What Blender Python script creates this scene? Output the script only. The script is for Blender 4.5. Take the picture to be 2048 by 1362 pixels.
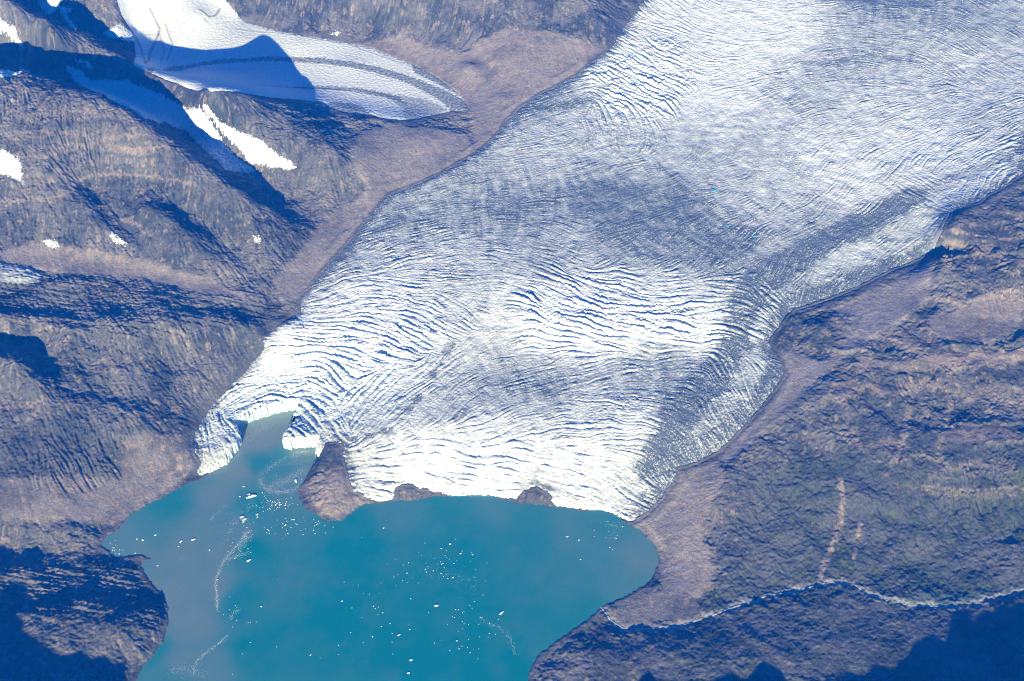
import bpy, math, random
import numpy as np
R = math.radians
C = bpy.context.scene.collection
for o in list(bpy.data.objects): bpy.data.objects.remove(o)

# ------------------------------------------------------------------ camera, sky, sun, exposure
CAM_H = 9000.0; PITCH = 44.0; HFOV = 40.0
SUN_EL = 16.0; SUN_AZ = 7.0          # the light travels forward and SUN_AZ degrees to the right
cam_d = bpy.data.cameras.new('camera'); cam = bpy.data.objects.new('camera', cam_d); C.objects.link(cam)
cam.location = (0, 0, CAM_H); cam.rotation_euler = (R(90-PITCH), 0, 0)
cam_d.sensor_width = 36; cam_d.lens = 18/math.tan(R(HFOV/2)); cam_d.clip_start = 10; cam_d.clip_end = 250000
S = bpy.context.scene; S.camera = cam
w = bpy.data.worlds.new('World'); S.world = w; w.use_nodes = True
nt = w.node_tree; bg = nt.nodes['Background']
sky = nt.nodes.new('ShaderNodeTexSky'); sky.sky_type = 'NISHITA'; sky.sun_disc = False
sky.sun_elevation = R(SUN_EL); sky.sun_rotation = R(180+SUN_AZ); sky.altitude = 3000; sky.ozone_density = 8.0; sky.dust_density = 0.0
skm = nt.nodes.new('ShaderNodeMix'); skm.data_type = 'RGBA'; skm.blend_type = 'MULTIPLY'; skm.inputs[0].default_value = 1.0
nt.links.new(sky.outputs[0], skm.inputs[6]); skm.inputs[7].default_value = (0.06, 0.46, 1.1, 1)      # deep blue polar sky
nt.links.new(skm.outputs[2], bg.inputs[0]); bg.inputs[1].default_value = 0.075
sd = bpy.data.lights.new('sun', 'SUN'); sun = bpy.data.objects.new('sun', sd); C.objects.link(sun)
sd.energy = 5.0; sd.angle = R(0.5); sd.color = (1.0, 0.985, 0.99)
_dx, _dy = math.sin(R(SUN_AZ))*math.cos(R(SUN_EL)), math.cos(R(SUN_AZ))*math.cos(R(SUN_EL))
from mathutils import Vector
sun.rotation_euler = Vector((_dx, _dy, -math.sin(R(SUN_EL)))).to_track_quat('-Z', 'Y').to_euler()
sun.location = (-_dx*3000, -_dy*3000, 12000)
vs = S.view_settings; vs.view_transform = 'Standard'; vs.look = 'None'; vs.gamma = 1; vs.use_curve_mapping = False
vs.exposure = 0.80
S.cycles.use_denoising = True; S.cycles.denoising_prefilter = 'NONE'; S.cycles.denoising_input_passes = 'RGB_ALBEDO_NORMAL'
S.render.filter_size = 1.0; S.cycles.filter_width = 1.0; S.cycles.max_bounces = 5; S.cycles.volume_bounces = 1; S.cycles.diffuse_bounces = 3

# ------------------------------------------------------------------ numpy helpers
F = 1024/math.tan(R(HFOV/2)); ct, st = math.cos(R(PITCH)), math.sin(R(PITCH))
def ray(px, py):
    a = (np.asarray(px, float)-1024)/F; b = (681-np.asarray(py, float))/F
    return a, ct+b*st, -st+b*ct
def at(px, py, z=0.0):
    dx, dy, dz = ray(px, py); t = (np.asarray(z, float)-CAM_H)/dz
    return dx*t, dy*t
def smooth(a, b, x):
    t = np.clip((x-a)/(b-a), 0, 1); return t*t*(3-2*t)
class Grid:
    def __init__(s, x0, x1, y0, y1, d):
        s.x0, s.y0, s.d = x0, y0, d
        s.nx, s.ny = int(round((x1-x0)/d))+1, int(round((y1-y0)/d))+1
        s.x = x0+np.arange(s.nx)*d; s.y = y0+np.arange(s.ny)*d
        s.X, s.Y = np.meshgrid(s.x, s.y); s.shape = s.X.shape
    def samp(s, f, X, Y):
        u = np.clip((X-s.x0)/s.d, 0, s.nx-1.001); v = np.clip((Y-s.y0)/s.d, 0, s.ny-1.001)
        i = u.astype(np.int32); j = v.astype(np.int32); u = u-i; v = v-j
        f00 = f[j, i]; f10 = f[j, i+1]; f01 = f[j+1, i]; f11 = f[j+1, i+1]
        return (f00*(1-u)+f10*u)*(1-v)+(f01*(1-u)+f11*u)*v
def fft_noise(g, lo, hi, beta, seed):
    """noise with wavelengths between lo and hi metres, unit deviation"""
    rs = np.random.RandomState(seed)
    n = rs.standard_normal(g.shape).astype(np.float32)
    fn = np.fft.rfft2(n)
    fy = np.fft.fftfreq(g.ny, g.d)[:, None]; fx = np.fft.rfftfreq(g.nx, g.d)[None]
    f = np.sqrt(fx*fx+fy*fy)+1e-9
    a = f**(-beta)*np.exp(-(f*lo)**4*0.7)*(1-np.exp(-(f*hi)**2))
    a[0, 0] = 0
    out = np.fft.irfft2(fn*a, s=g.shape).astype(np.float32)
    return out/out.std()
def blur(f, d, sig):
    fn = np.fft.rfft2(np.pad(f, 40, mode='edge'))
    fy = np.fft.fftfreq(f.shape[0]+80, d)[:, None]; fx = np.fft.rfftfreq(f.shape[1]+80, d)[None]
    out = np.fft.irfft2(fn*np.exp(-2*(math.pi*sig)**2*(fx*fx+fy*fy)), s=(f.shape[0]+80, f.shape[1]+80))
    return out[40:-40, 40:-40]
def lic(noise, dx, dy, n, step=1.0):
    """average the noise along a direction field: ridges and streaks that follow it"""
    ny, nx = noise.shape
    J, I = np.meshgrid(np.arange(ny, dtype=np.float32), np.arange(nx, dtype=np.float32), indexing='ij')
    acc = noise.copy(); wt = 1.0
    for sgn in (1, -1):
        px, py = I.copy(), J.copy(); ux, uy = dx*sgn, dy*sgn
        for k in range(1, n+1):
            px += ux*step; py += uy*step
            ii = np.clip(np.rint(px), 0, nx-1).astype(np.int32); jj = np.clip(np.rint(py), 0, ny-1).astype(np.int32)
            wgt = 0.5+0.5*math.cos(math.pi*k/(n+1))
            acc += noise[jj, ii]*wgt; wt += wgt
            vx, vy = dx[jj, ii], dy[jj, ii]
            s = np.where(vx*ux+vy*uy < 0, -1, 1).astype(np.float32)
            ux, uy = vx*s, vy*s
    acc -= acc.mean(); return acc/acc.std()
def sdist(poly, X, Y, closed=True):
    """signed distance to a polygon (inside positive), or unsigned to a polyline"""
    P = np.asarray(poly, float); n = len(P)
    d2 = np.full(X.shape, 1e18); ins = np.zeros(X.shape, bool)
    for k in range(n if closed else n-1):
        ax, ay = P[k]; bx, by = P[(k+1) % n]
        ex, ey = bx-ax, by-ay; L = ex*ex+ey*ey+1e-9
        t = np.clip(((X-ax)*ex+(Y-ay)*ey)/L, 0, 1)
        d2 = np.minimum(d2, (X-ax-t*ex)**2+(Y-ay-t*ey)**2)
        if closed and ay != by:
            c = ((ay > Y) != (by > Y)) & (X < (bx-ax)*(Y-ay)/(by-ay)+ax); ins ^= c
    d = np.sqrt(d2)
    return np.where(ins, d, -d) if closed else d
def pts(s):
    v = [float(q) for q in s.replace(';', ' ').replace(',', ' ').split()]; return v
def pairs(s): v = pts(s); return list(zip(v[::2], v[1::2]))
def trips(s): v = pts(s); return list(zip(v[::3], v[1::3], v[2::3]))

# ------------------------------------------------------------------ relief: crests, valleys, shores as spot heights (picture x, y -> height in metres)
LINES = [  # crests and other lines, filled in between
 # ridge A, long crest top left
 '-250 130 1200; 0 138 1180; 60 146 1190; 110 160 1200; 170 182 1190; 230 203 1165; 262 220 1140; 300 258 1080; 345 290 1005; 400 328 905; 440 358 835; 480 388 745; 520 415 655; 560 440 570; 590 458 500',
 # valley behind it
 '-200 100 850; 60 120 830; 150 152 800; 220 175 780; 300 212 750; 345 235 735; 400 275 700; 440 310 640; 480 350 580; 520 378 530; 560 405 495; 620 415 470; 690 400 465',
 # ridge B
 '128 121 950; 150 108 965; 200 101 950; 232 108 930; 265 132 905; 310 157 910; 348 172 930; 385 192 960',
 # ridge top left
 '-150 10 1250; 0 14 1280; 30 12 1290; 60 38 1260; 85 70 1180; 110 86 1120; 130 90 1060',
 '60 10 930; 110 40 920; 150 70 860; 220 88 800; 262 110 730',
 '-200 60 1120; 0 62 1080; 30 88 960; 60 98 880',
 # ridge C
 '388 205 980; 402 196 1100; 430 198 1085; 458 198 1050; 480 199 1020; 510 204 960; 530 210 900; 548 222 850; 566 248 815; 592 275 785; 627 302 735; 660 330 670; 692 358 600; 730 383 515',
 # ridge between side glacier and main one
 '670 232 620; 700 230 610; 760 243 600; 830 248 590; 900 252 570; 935 270 555; 945 292 545',
 # foot of ridge A
 '-200 470 700; 0 490 610; 100 505 565; 200 515 525; 300 540 480; 400 565 440; 500 590 400; 570 602 355',
 # gully with shade on the near face
 '308 396 720; 350 414 660; 400 452 585; 425 478 545; 455 490 500',
 '285 412 790; 340 436 735; 385 470 650; 415 494 570; 450 515 500',
 '170 372 760; 220 420 660; 262 466 585',
 '150 388 810; 195 430 720; 240 474 620',
 # valley left centre
 '-200 545 600; 0 550 560; 100 562 525; 250 582 480; 400 608 420; 500 618 375; 590 615 330',
 '-200 600 560; 0 612 540; 150 632 500; 260 618 480; 330 606 462; 420 598 435; 450 592 420',
 '-200 650 560; 0 650 540; 150 665 510; 300 668 470; 420 665 420; 520 660 370; 580 640 330',
 # knob crest on the left border and its hollow
 '-100 705 600; 0 706 590; 42 712 580; 60 735 540; 80 760 500; 105 780 450; 130 800 410',
 '-100 672 440; 0 676 440; 70 690 430; 95 720 420; 110 750 400; 130 775 390',
 '190 690 400; 225 712 385; 252 742 350',
 '180 705 425; 212 722 405; 244 752 362',
 '135 735 395; 180 775 345; 235 795 305; 300 822 240; 370 860 150',
 '125 750 415; 172 788 370; 228 808 325; 290 832 260; 345 862 165',
 # slope to the lake
 '-200 880 370; 0 862 345; 120 838 345; 200 850 290; 280 862 225; 340 872 160; 385 905 80',
 '-200 1000 230; 0 990 190; 100 975 170; 200 960 120; 290 940 80; 350 935 55',
 '-200 1080 110; 0 1072 90; 100 1070 65; 170 1060 35',
 # peninsula, two crests
 '-200 1105 40; 0 1108 30; 80 1110 30; 150 1120 25; 190 1128 15',
 '-200 1150 140; 0 1150 112; 60 1151 98; 140 1152 62; 200 1152 34; 250 1146 14',
 '-200 1190 90; 0 1190 75; 100 1188 68; 200 1186 50; 290 1200 28',
 '-150 1230 130; 40 1228 120; 120 1219 128; 165 1213 130; 215 1226 108; 262 1246 76; 325 1268 26',
 '-200 1300 160; 0 1300 140; 120 1295 130; 220 1300 75; 280 1305 20',
 '-200 1400 130; 0 1380 110; 150 1370 80; 230 1370 20',
 # moraine on the right side of the glacier
 '1900 510 520; 1870 520 500; 1800 560 460; 1700 605 415; 1610 640 375; 1582 700 345; 1580 745 320; 1545 810 262; 1500 875 210; 1440 925 158; 1390 945 135; 1355 1000 80; 1320 1050 40; 1335 1110 25; 1370 1150 30; 1320 1200 14',
 '1868 600 520; 1800 645 470; 1740 680 430; 1660 745 365; 1590 810 310; 1520 870 250; 1450 938 195; 1440 985 165; 1405 1050 95; 1412 1100 60; 1436 1150 35; 1415 1225 12',
 '1860 580 500; 1780 620 450; 1700 672 405; 1640 735 352; 1560 818 285; 1490 890 218; 1440 930 178',
 # cliff mountain right
 '2350 385 770; 2150 390 755; 2048 396 745; 1980 409 735; 1905 432 715; 1892 462 695; 1878 505 640; 1866 555 570; 1852 612 495',
 '2300 450 735; 2048 455 715; 1960 465 700; 1915 470 695',
 '2300 540 640; 2048 540 625; 1960 530 620; 1905 525 615',
 '2300 640 520; 2048 625 510; 1950 640 500; 1880 650 480',
 '2300 700 500; 2048 690 480; 1950 700 470; 1850 700 450; 1760 700 420',
 '2300 720 480; 2048 716 465; 1900 722 450; 1800 728 430; 1715 735 400',
 '2300 800 385; 2048 790 372; 1900 795 362; 1820 812 340; 1700 800 355; 1640 800 340',
 '2300 845 360; 2048 838 352; 1950 842 348; 1880 840 342; 1815 838 322; 1740 862 312; 1640 870 280; 1560 890 242',
 '2300 930 345; 2048 905 328; 1930 902 318; 1850 915 288; 1740 950 240; 1640 960 210; 1540 960 190; 1480 960 190',
 '2300 1040 140; 2048 1035 128; 1900 1042 118; 1750 1045 115; 1600 1040 122; 1500 1030 122; 1440 1040 110',
 '2300 1120 80; 2048 1125 75; 1900 1125 62; 1750 1120 55; 1650 1110 60; 1550 1120 55; 1470 1120 50',
 # stream valley
 '2300 1140 80; 2048 1180 62; 1960 1205 48; 1900 1212 40; 1820 1212 34; 1770 1202 30; 1710 1178 26; 1670 1168 24; 1600 1180 18; 1540 1192 14; 1450 1222 8; 1380 1246 6; 1290 1256 4; 1245 1256 3; 1222 1238 2; 1210 1218 1',
 '1700 1196 38; 1640 1184 36; 1560 1205 30; 1450 1250 22; 1330 1275 28; 1250 1280 22; 1215 1262 22; 1200 1240 16',
 '2048 1230 66; 1900 1250 60; 1760 1230 56; 1650 1230 58; 1500 1270 60; 1400 1300 58; 1300 1310 55; 1200 1310 45; 1120 1330 30',
 '1900 1330 90; 1700 1320 85; 1500 1350 90; 1300 1360 60; 1150 1365 35',
 # slope above the side glacier
 '490 38 640; 560 52 630; 640 62 620; 740 72 610; 800 98 595; 860 125 580; 905 160 570; 940 205 560',
 '520 0 780; 620 10 770; 720 30 730; 830 60 700; 900 90 670; 980 140 650; 1010 190 630',
 '700 -60 1100; 850 -30 1050; 950 10 930; 1060 20 900; 1120 60 830; 1170 90 760; 1205 105 715',
 '1000 -100 1150; 1120 -60 1080; 1180 5 940; 1205 35 880; 1228 60 790',
 '1190 -40 930; 1215 0 860; 1235 25 800; 1245 48 750',
 '-200 -80 1300; 0 -60 1250; 150 -40 1150; 230 10 1000; 240 60 850; 255 100 770',
 '200 -90 1250; 450 -120 1250; 600 -110 1250',
]
SPOTS = trips('''
 480 262 835; 540 300 745; 620 345 620; 440 290 690; 470 326 620; 500 350 565; 540 322 680; 500 290 765; 580 342 580; 640 380 520; 700 400 470
 800 330 540; 880 310 540; 760 300 600; 850 280 590; 640 300 740
 100 300 1020; 0 330 950; 200 300 960; 300 350 820; 100 420 760; 0 420 790; 400 400 720; 500 470 560; 550 520 450; 460 540 470; 520 570 410
 660 500 400; 620 540 370; 730 430 440; 600 480 460
 450 720 270; 400 760 240; 380 820 160; 500 690 270; 330 720 320; 400 690 350; 60 800 430; 0 780 460
 1010 190 650; 1080 140 700; 1000 120 730; 940 130 700; 1060 180 650
 1640 655 425; 1600 660 405; 1700 650 440; 1660 690 380
 330 30 780; 400 30 770; 270 60 720; 350 80 670; 300 120 640; 420 110 620; 500 80 610; 470 150 580; 550 150 565; 600 90 595; 600 180 555; 700 130 570; 700 200 545; 800 160 550; 800 215 535; 860 190 535; 870 225 530; 350 150 610; 400 -30 850; 890 210 540
 0 -20 1250; 100 -10 1120; 180 60 1000
 2200 600 650; 2350 900 380; -300 750 520; 2300 1250 90; 2300 1350 110
 640 965 55; 655 1005 30; 675 925 105; 650 935 70; 625 985 35; 690 960 90; 700 1000 35; 665 1030 8''')
ICE = trips('''
 1280 0 800; 1240 60 740; 1205 105 700; 1150 150 665; 1080 185 635; 1040 213 612; 1010 240 592; 985 275 570; 950 305 550; 880 345 515; 780 385 470; 740 430 440; 690 490 400; 640 545 360; 610 580 340; 597 610 325; 580 635 300; 535 668 265; 520 705 235; 480 750 180; 430 800 120; 400 840 80; 385 880 60
 1400 0 820; 1600 0 830; 1800 0 850; 2048 0 880; 1500 -100 900; 1900 -100 940; 2300 0 900; 2300 150 840
 1350 100 730; 1300 200 640; 1500 150 690; 1700 150 710; 1900 150 730; 2048 150 790; 1200 300 570; 1400 300 580; 1600 300 600; 1800 300 620; 2000 260 730
 1000 400 490; 1200 400 515; 1400 400 520; 1600 400 530; 1800 400 560; 900 500 440; 1100 500 465; 1300 500 470; 1500 500 470; 1700 480 485; 1850 460 550; 1890 420 650; 1960 388 695; 2048 345 730; 2150 300 760; 1650 570 415; 1750 540 445; 1600 600 395
 700 570 375; 800 600 370; 900 580 400; 1000 580 420; 1100 590 420; 1200 590 420; 1300 600 415; 1400 590 418; 1500 590 410; 1560 630 375
 1050 640 370; 1150 650 370; 1250 650 372; 1350 650 372; 1450 640 380
 1080 700 285; 1180 705 285; 1280 705 285; 1380 695 295; 1450 690 320; 1520 700 330; 1560 740 312
 650 660 305; 750 660 325; 850 660 340; 950 660 335; 600 720 215; 700 720 245; 800 720 275; 900 720 275; 1000 720 270
 540 760 150; 620 770 150; 700 780 180; 800 780 225; 900 790 235; 1000 780 240; 1100 780 245; 1200 780 250; 1300 780 255; 1400 780 265; 1500 790 270
 500 800 105; 460 815 100; 560 795 105; 600 800 110; 640 830 120; 620 850 105; 590 868 118; 640 866 118; 575 882 108; 680 860 140; 720 870 165; 680 890 130
 430 850 95; 450 870 100; 425 905 80; 450 900 90; 405 930 50; 440 920 70; 530 816 112; 480 836 105; 590 806 115
 800 860 195; 900 850 205; 1000 850 208; 1100 850 210; 1200 855 212; 1300 860 215; 1400 860 222; 1460 850 230; 1440 890 190; 1350 920 145
 720 895 150; 800 890 160; 900 885 168; 1000 885 172; 1100 890 168; 1200 900 162; 1280 900 170
 700 935 85; 760 945 78; 850 945 78; 950 945 78; 1050 948 78; 1150 955 76; 1230 970 66; 1300 960 90
 700 985 35; 760 990 25; 900 978 28; 1000 983 26; 1150 1008 18; 1220 1018 14; 1270 1025 14; 1310 1000 50''')
LAND0 = pairs('''300 1320; 330 1275; 338 1240; 333 1205; 315 1180; 290 1145; 280 1125; 262 1112; 235 1116; 222 1108; 205 1092; 207 1080; 215 1070; 232 1058; 250 1040; 280 1018; 320 1000; 370 970; 405 955
 1280 1060; 1310 1090; 1317 1110; 1312 1145; 1290 1170; 1240 1195; 1205 1212; 1175 1240; 1150 1255; 1110 1285; 1075 1310; 1058 1340; 1050 1380; 270 1362; 610 960; 597 985; 605 1010; 650 1038; 690 1032; 250 1400''')
DEEP = pairs('600 1150; 800 1150; 1000 1150; 1150 1120; 500 1300; 800 1300; 950 1330; 400 1150; 480 1020; 540 930; 350 1060; 700 1380')
pz = []
for L in LINES:
    T = trips(L)
    for a, b in zip(T[:-1], T[1:]):
        m = max(1, int(math.hypot(a[0]-b[0], a[1]-b[1])/24))
        for k in range(m): t = k/m; pz.append([a[i]*(1-t)+b[i]*t for i in range(3)])
    pz.append(list(T[-1]))
pz += [list(q) for q in SPOTS+ICE] + [[x, y, 1] for x, y in LAND0] + [[x, y, -50] for x, y in DEEP]
pz = np.array(pz); bx, by = at(pz[:, 0], pz[:, 1], pz[:, 2]); bz = pz[:, 2]
keep = []
seen = set()
for k in range(len(bx)):
    q = (int(bx[k]//25), int(by[k]//25))
    if q not in seen: seen.add(q); keep.append(k)
bx, by, bz = bx[keep]/1000, by[keep]/1000, bz[keep]
c2 = 0.05**2
def phi(X, Y, ax, ay): return np.sqrt((X-ax)**2+(Y-ay)**2+c2)
n = len(bx); A = np.zeros((n+3, n+3))
A[:n, :n] = phi(bx[:, None], by[:, None], bx[None], by[None]); A[:n, :n] += -np.eye(n)*0.012
Pm = np.stack([np.ones(n), bx, by], 1); A[:n, n:] = Pm; A[n:, :n] = Pm.T
wts = np.linalg.solve(A, np.concatenate([bz, np.zeros(3)]))
def rbf(X, Y):
    X, Y = X.ravel()/1000, Y.ravel()/1000; out = np.empty(X.shape)
    for s in range(0, len(X), 8000):
        e = slice(s, s+8000)
        out[e] = phi(X[e, None], Y[e, None], bx[None], by[None])@wts[:n]+wts[n]+wts[n+1]*X[e]+wts[n+2]*Y[e]
    return out
G4 = Grid(-6800, 6800, 5400, 15600, 40)
B4 = rbf(G4.X, G4.Y).reshape(G4.shape)
B4 = blur(B4, 40, 22)
M = Grid(-6800, 6800, 5400, 15600, 20)
BM = blur(G4.samp(B4, M.X, M.Y), 20, 16)
GC = Grid(-6800, 6800, 5400, 15600, 40)

def drape(p):
    """picture points -> points on the relief"""
    out = []
    t = np.arange(7000, 22000, 12.0)
    for px, py in p:
        dx, dy, dz = ray(px, py); X, Y, Z = dx*t, dy*t, CAM_H+dz*t
        h = np.maximum(M.samp(BM, X, Y), 0) - Z
        k = int(np.argmax(h > 0)) if (h > 0).any() else len(t)-1
        tt = t[k]-12*h[k]/(h[k]-h[k-1]+1e-9) if k else t[0]
        out.append((dx*tt, dy*tt))
    return out
def flat(p): return [tuple(float(v) for v in at(x, y, 0)) for x, y in p]

LAKE = pairs('''200 1900; 240 1450; 270 1362; 285 1335; 300 1320; 318 1295; 330 1275; 338 1240; 333 1205; 326 1190; 315 1180; 300 1162; 290 1145; 282 1125; 303 1118; 292 1112; 276 1109; 262 1112; 245 1113; 235 1117; 226 1112; 222 1104; 212 1096; 203 1092; 207 1080; 215 1072; 226 1066; 238 1056; 250 1040; 266 1026; 280 1018; 300 1006; 320 1000; 345 983; 370 970; 405 956; 435 940; 452 930; 466 914; 478 900; 484 885; 482 868; 474 862; 478 856; 490 850; 505 842; 520 838; 545 829; 575 822; 600 821; 598 832; 590 838; 585 848; 574 858; 567 872; 566 888; 568 897; 580 899; 600 897; 620 895; 640 893; 634 905; 628 925; 620 938; 612 955; 600 972; 596 985; 600 1000; 606 1012; 622 1022; 640 1034; 655 1041; 668 1043; 685 1040; 700 1028; 715 1015; 732 1008; 750 1006; 775 1004; 790 1001; 812 1001; 830 1000; 850 995; 870 993; 900 994; 930 993; 960 991; 985 993; 1000 996; 1020 1002; 1040 1006; 1062 1007; 1080 1011; 1100 1014; 1120 1015; 1140 1018; 1165 1023; 1185 1021; 1205 1022; 1225 1028; 1240 1036; 1250 1046; 1266 1052; 1280 1061; 1296 1078; 1310 1092; 1316 1104; 1317 1118; 1312 1145; 1302 1158; 1290 1170; 1266 1184; 1240 1197; 1222 1205; 1205 1212; 1192 1224; 1175 1240; 1150 1256; 1132 1270; 1110 1286; 1092 1298; 1075 1312; 1066 1326; 1058 1342; 1055 1362; 1040 1450; 1000 1900''')
GLAC = pairs('''1262 1046; 1290 1030; 1325 995; 1348 965; 1355 938; 1400 922; 1440 902; 1470 872; 1510 830; 1550 780; 1572 745; 1560 718; 1545 700; 1540 682; 1560 652; 1590 620; 1650 600; 1720 572; 1790 537; 1850 512; 1872 500''')
GLAC_B = pairs('''1905 425; 1935 416; 1960 408; 1975 392; 2000 382; 2048 352''')
GLAC_C = pairs('''1287 0; 1262 30; 1243 60; 1228 85; 1205 108; 1150 151; 1110 172; 1080 186; 1040 214; 1012 240; 998 262; 985 277; 950 306; 915 325; 880 346; 830 368; 780 386; 740 430; 690 490; 640 546; 612 580; 599 602; 598 622; 570 645; 532 670; 524 700; 500 730; 470 762; 430 802; 400 842; 385 870; 386 900; 398 928; 388 946; 405 948; 434 934; 456 924; 480 905; 495 880; 480 850; 520 842; 604 826; 560 870; 558 905; 640 902; 652 888; 670 884; 688 892; 686 912; 692 935; 697 965; 708 984; 735 994; 760 1001; 784 996; 792 978; 805 969; 825 972; 845 979; 872 980; 900 988; 940 988; 990 990; 1030 998; 1048 984; 1072 976; 1092 984; 1100 996; 1112 1010; 1140 1014; 1180 1020; 1220 1026; 1245 1042''')
glac_w = drape(GLAC) + [tuple(float(v) for v in at(x, y, 700)) for x, y in GLAC_B] + [(5200, 11500), (7500, 12500), (9000, 18000), (1500, 18000)] + drape(GLAC_C)
lake_w = flat(LAKE)
SIDE = pairs('265 132; 268 100; 264 64; 240 28; 228 -10; 250 -60; 420 -60; 450 -5; 490 43; 560 62; 640 75; 700 85; 750 97; 800 118; 850 138; 882 158; 905 174; 925 192; 940 216; 932 226; 905 224; 895 226; 870 232; 830 240; 800 243; 765 238; 740 232; 700 228; 672 222; 640 206; 600 200; 500 190; 420 188; 380 180; 340 165; 300 148')
side_w = drape(SIDE)
SDL = sdist(lake_w, M.X, M.Y); SDG = sdist(glac_w, M.X, M.Y); SDS = sdist(side_w, M.X, M.Y)
def area(s): return sdist(drape(pairs(s)), M.X, M.Y)
SMOOTH = [
 ('600 975; 640 940; 690 930; 740 1000; 690 1040; 640 1030', 0.5, 0.5),
 ('404 208; 440 238; 500 268; 530 282; 540 298; 592 322; 594 338; 570 342; 515 332; 480 302; 445 264; 408 226', 0.1, 0),
 ('130 130; 215 160; 275 170; 345 200; 400 214; 462 300; 515 342; 470 345; 400 292; 330 246; 255 215; 150 165', 0.1, 0),
 ('-30 292; 18 300; 46 320; 50 372; 12 356; -30 348', 0.1, 0),
 ('1200 1290; 1400 1240; 1560 1215; 1700 1195; 1850 1230; 2048 1200; 2100 1362; 1100 1362; 1130 1330', 0.25, 0.1),  # debris aprons, moraines, gravel: soft ground (outline, paleness, warmth)
 ('598 600; 560 600; 545 560; 600 500; 660 430; 740 380; 700 330; 720 260; 780 250; 900 258; 940 280; 950 305; 880 346; 780 386; 740 430; 690 490; 640 546', 0.55, 0.4),
 ('700 90; 800 70; 920 110; 1000 60; 1100 60; 1200 100; 1150 150; 1080 186; 1040 214; 985 277; 950 300; 945 240; 900 180; 850 138', 0.5, 0.6),
 ('1870 515; 1800 560; 1700 605; 1640 625; 1720 640; 1690 680; 1640 720; 1560 700; 1575 745; 1545 800; 1500 850; 1440 905; 1450 930; 1520 868; 1590 808; 1660 742; 1740 680; 1800 645; 1860 600', 0.75, 0.15),
 ('1355 940; 1430 920; 1452 950; 1440 985; 1405 1050; 1412 1100; 1436 1150; 1400 1200; 1320 1190; 1315 1110; 1280 1060; 1262 1048; 1325 995', 0.75, 0.35),
 ('70 480; 200 500; 300 520; 420 560; 500 600; 400 590; 280 560; 150 550; 0 530; 0 500', 0.45, 0.5),
 ('250 880; 300 860; 385 880; 388 940; 340 980; 280 1015; 240 1050; 100 1040; 0 1040; 0 960; 120 950; 240 960', 0.35, 0.35),
 ('1230 1210; 1290 1180; 1400 1200; 1400 1240; 1300 1250; 1240 1245', 0.3, 0.2),
 ('1850 640; 2048 560; 2048 640; 1980 690; 1880 690', 0.45, 0.6),
 ('1720 715; 1800 718; 1900 712; 2048 700; 2048 716; 1900 730; 1780 742; 1715 738', 0.6, 1.0),
 ('1880 860; 1960 840; 2030 860; 1980 890; 1870 885', 0.4, 0.7),
]
SOFT = np.zeros(M.shape); PALE = np.zeros(M.shape); WARM = np.zeros(M.shape)
for s, p, wm in SMOOTH:
    a = area(s); k = smooth(-30, 40, a); k = k*(0.6 if p == 0.25 else 1); SOFT_ = k*(0.3 if s.startswith('600 975') else 1); SOFT = np.maximum(SOFT, SOFT_); PALE = np.maximum(PALE, p*k); WARM = np.maximum(WARM, wm*k)

def erode(h, d, iters, K, fac, cap=0.5, diff=0.03):
    """running water cuts branching gullies: drainage area from the relief, cutting where much water runs down steep ground"""
    ny, nx = h.shape; N = ny*nx; ids = np.arange(N, dtype=np.int64).reshape(ny, nx)
    offs = [(-1, 0), (1, 0), (0, -1), (0, 1), (-1, -1), (-1, 1), (1, -1), (1, 1)]
    for it in range(iters):
        hp = np.pad(h, 1, mode='edge'); best = np.zeros(h.shape); rec = ids.copy()
        for dj, di in offs:
            s = (h-hp[1+dj:ny+1+dj, 1+di:nx+1+di])/(d*math.hypot(dj, di)); s[0] = s[-1] = 0; s[:, 0] = s[:, -1] = 0
            m = s > best; best = np.where(m, s, best); rec = np.where(m, ids+dj*nx+di, rec)
        order = np.argsort(-h.ravel(), kind='stable'); r = rec.ravel()
        ol = order.tolist(); rl = r.tolist(); A = [1.0]*N
        for i in ol:
            j = rl[i]
            if j != i: A[j] += A[i]
        A = np.array(A).reshape(ny, nx)
        hr = h.ravel()[r].reshape(ny, nx)
        h = h-np.minimum(K*np.sqrt(np.minimum(A, 4000))*best, cap*(h-hr))*fac
        lap = hp[:-2, 1:-1]+hp[2:, 1:-1]+hp[1:-1, :-2]+hp[1:-1, 2:]-4*hp[1:-1, 1:-1]
        h = h+diff*lap*fac
    return h
RF = (1-0.9*SOFT)*smooth(0, 260, -SDG)*smooth(0, 160, -SDS)*smooth(0, 60, -SDL)
BE = BM+(fft_noise(M, 60, 1000, 1.5, 7)*11+fft_noise(M, 45, 200, 1.0, 8)*2.5)*RF
BE = erode(BE, 20, 16, 0.16, RF)

# ------------------------------------------------------------------ rock relief on a fine grid
T = Grid(-6500, 6500, 5560, 15300, 8)
base = M.samp(BM, T.X, T.Y); bse = M.samp(BE, T.X, T.Y)
sdl = M.samp(SDL, T.X, T.Y); sdg = M.samp(SDG, T.X, T.Y); sds = M.samp(SDS, T.X, T.Y)
soft = M.samp(SOFT, T.X, T.Y)
rag = fft_noise(T, 20, 220, 1.2, 5)
cn_ = fft_noise(T, 80, 900, 1.4, 44); sdl_r = sdl+rag*5; sdg_r = sdg+rag*4
gy, gx = np.gradient(blur(BM, 20, 40), 20)
slope_m = np.hypot(gx, gy)
slope = M.samp(slope_m, T.X, T.Y)
near_ice = smooth(0, 220, -sdg)*smooth(0, 150, -sds)
rough = (1-0.85*soft)*(0.15+0.85*near_ice)
n1 = fft_noise(T, 60, 900, 1.6, 11); n2 = fft_noise(T, 40, 420, 1.5, 12); n3 = fft_noise(T, 17, 90, 1.1, 13)
ridged = (1-np.abs(n1))*0.9
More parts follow.
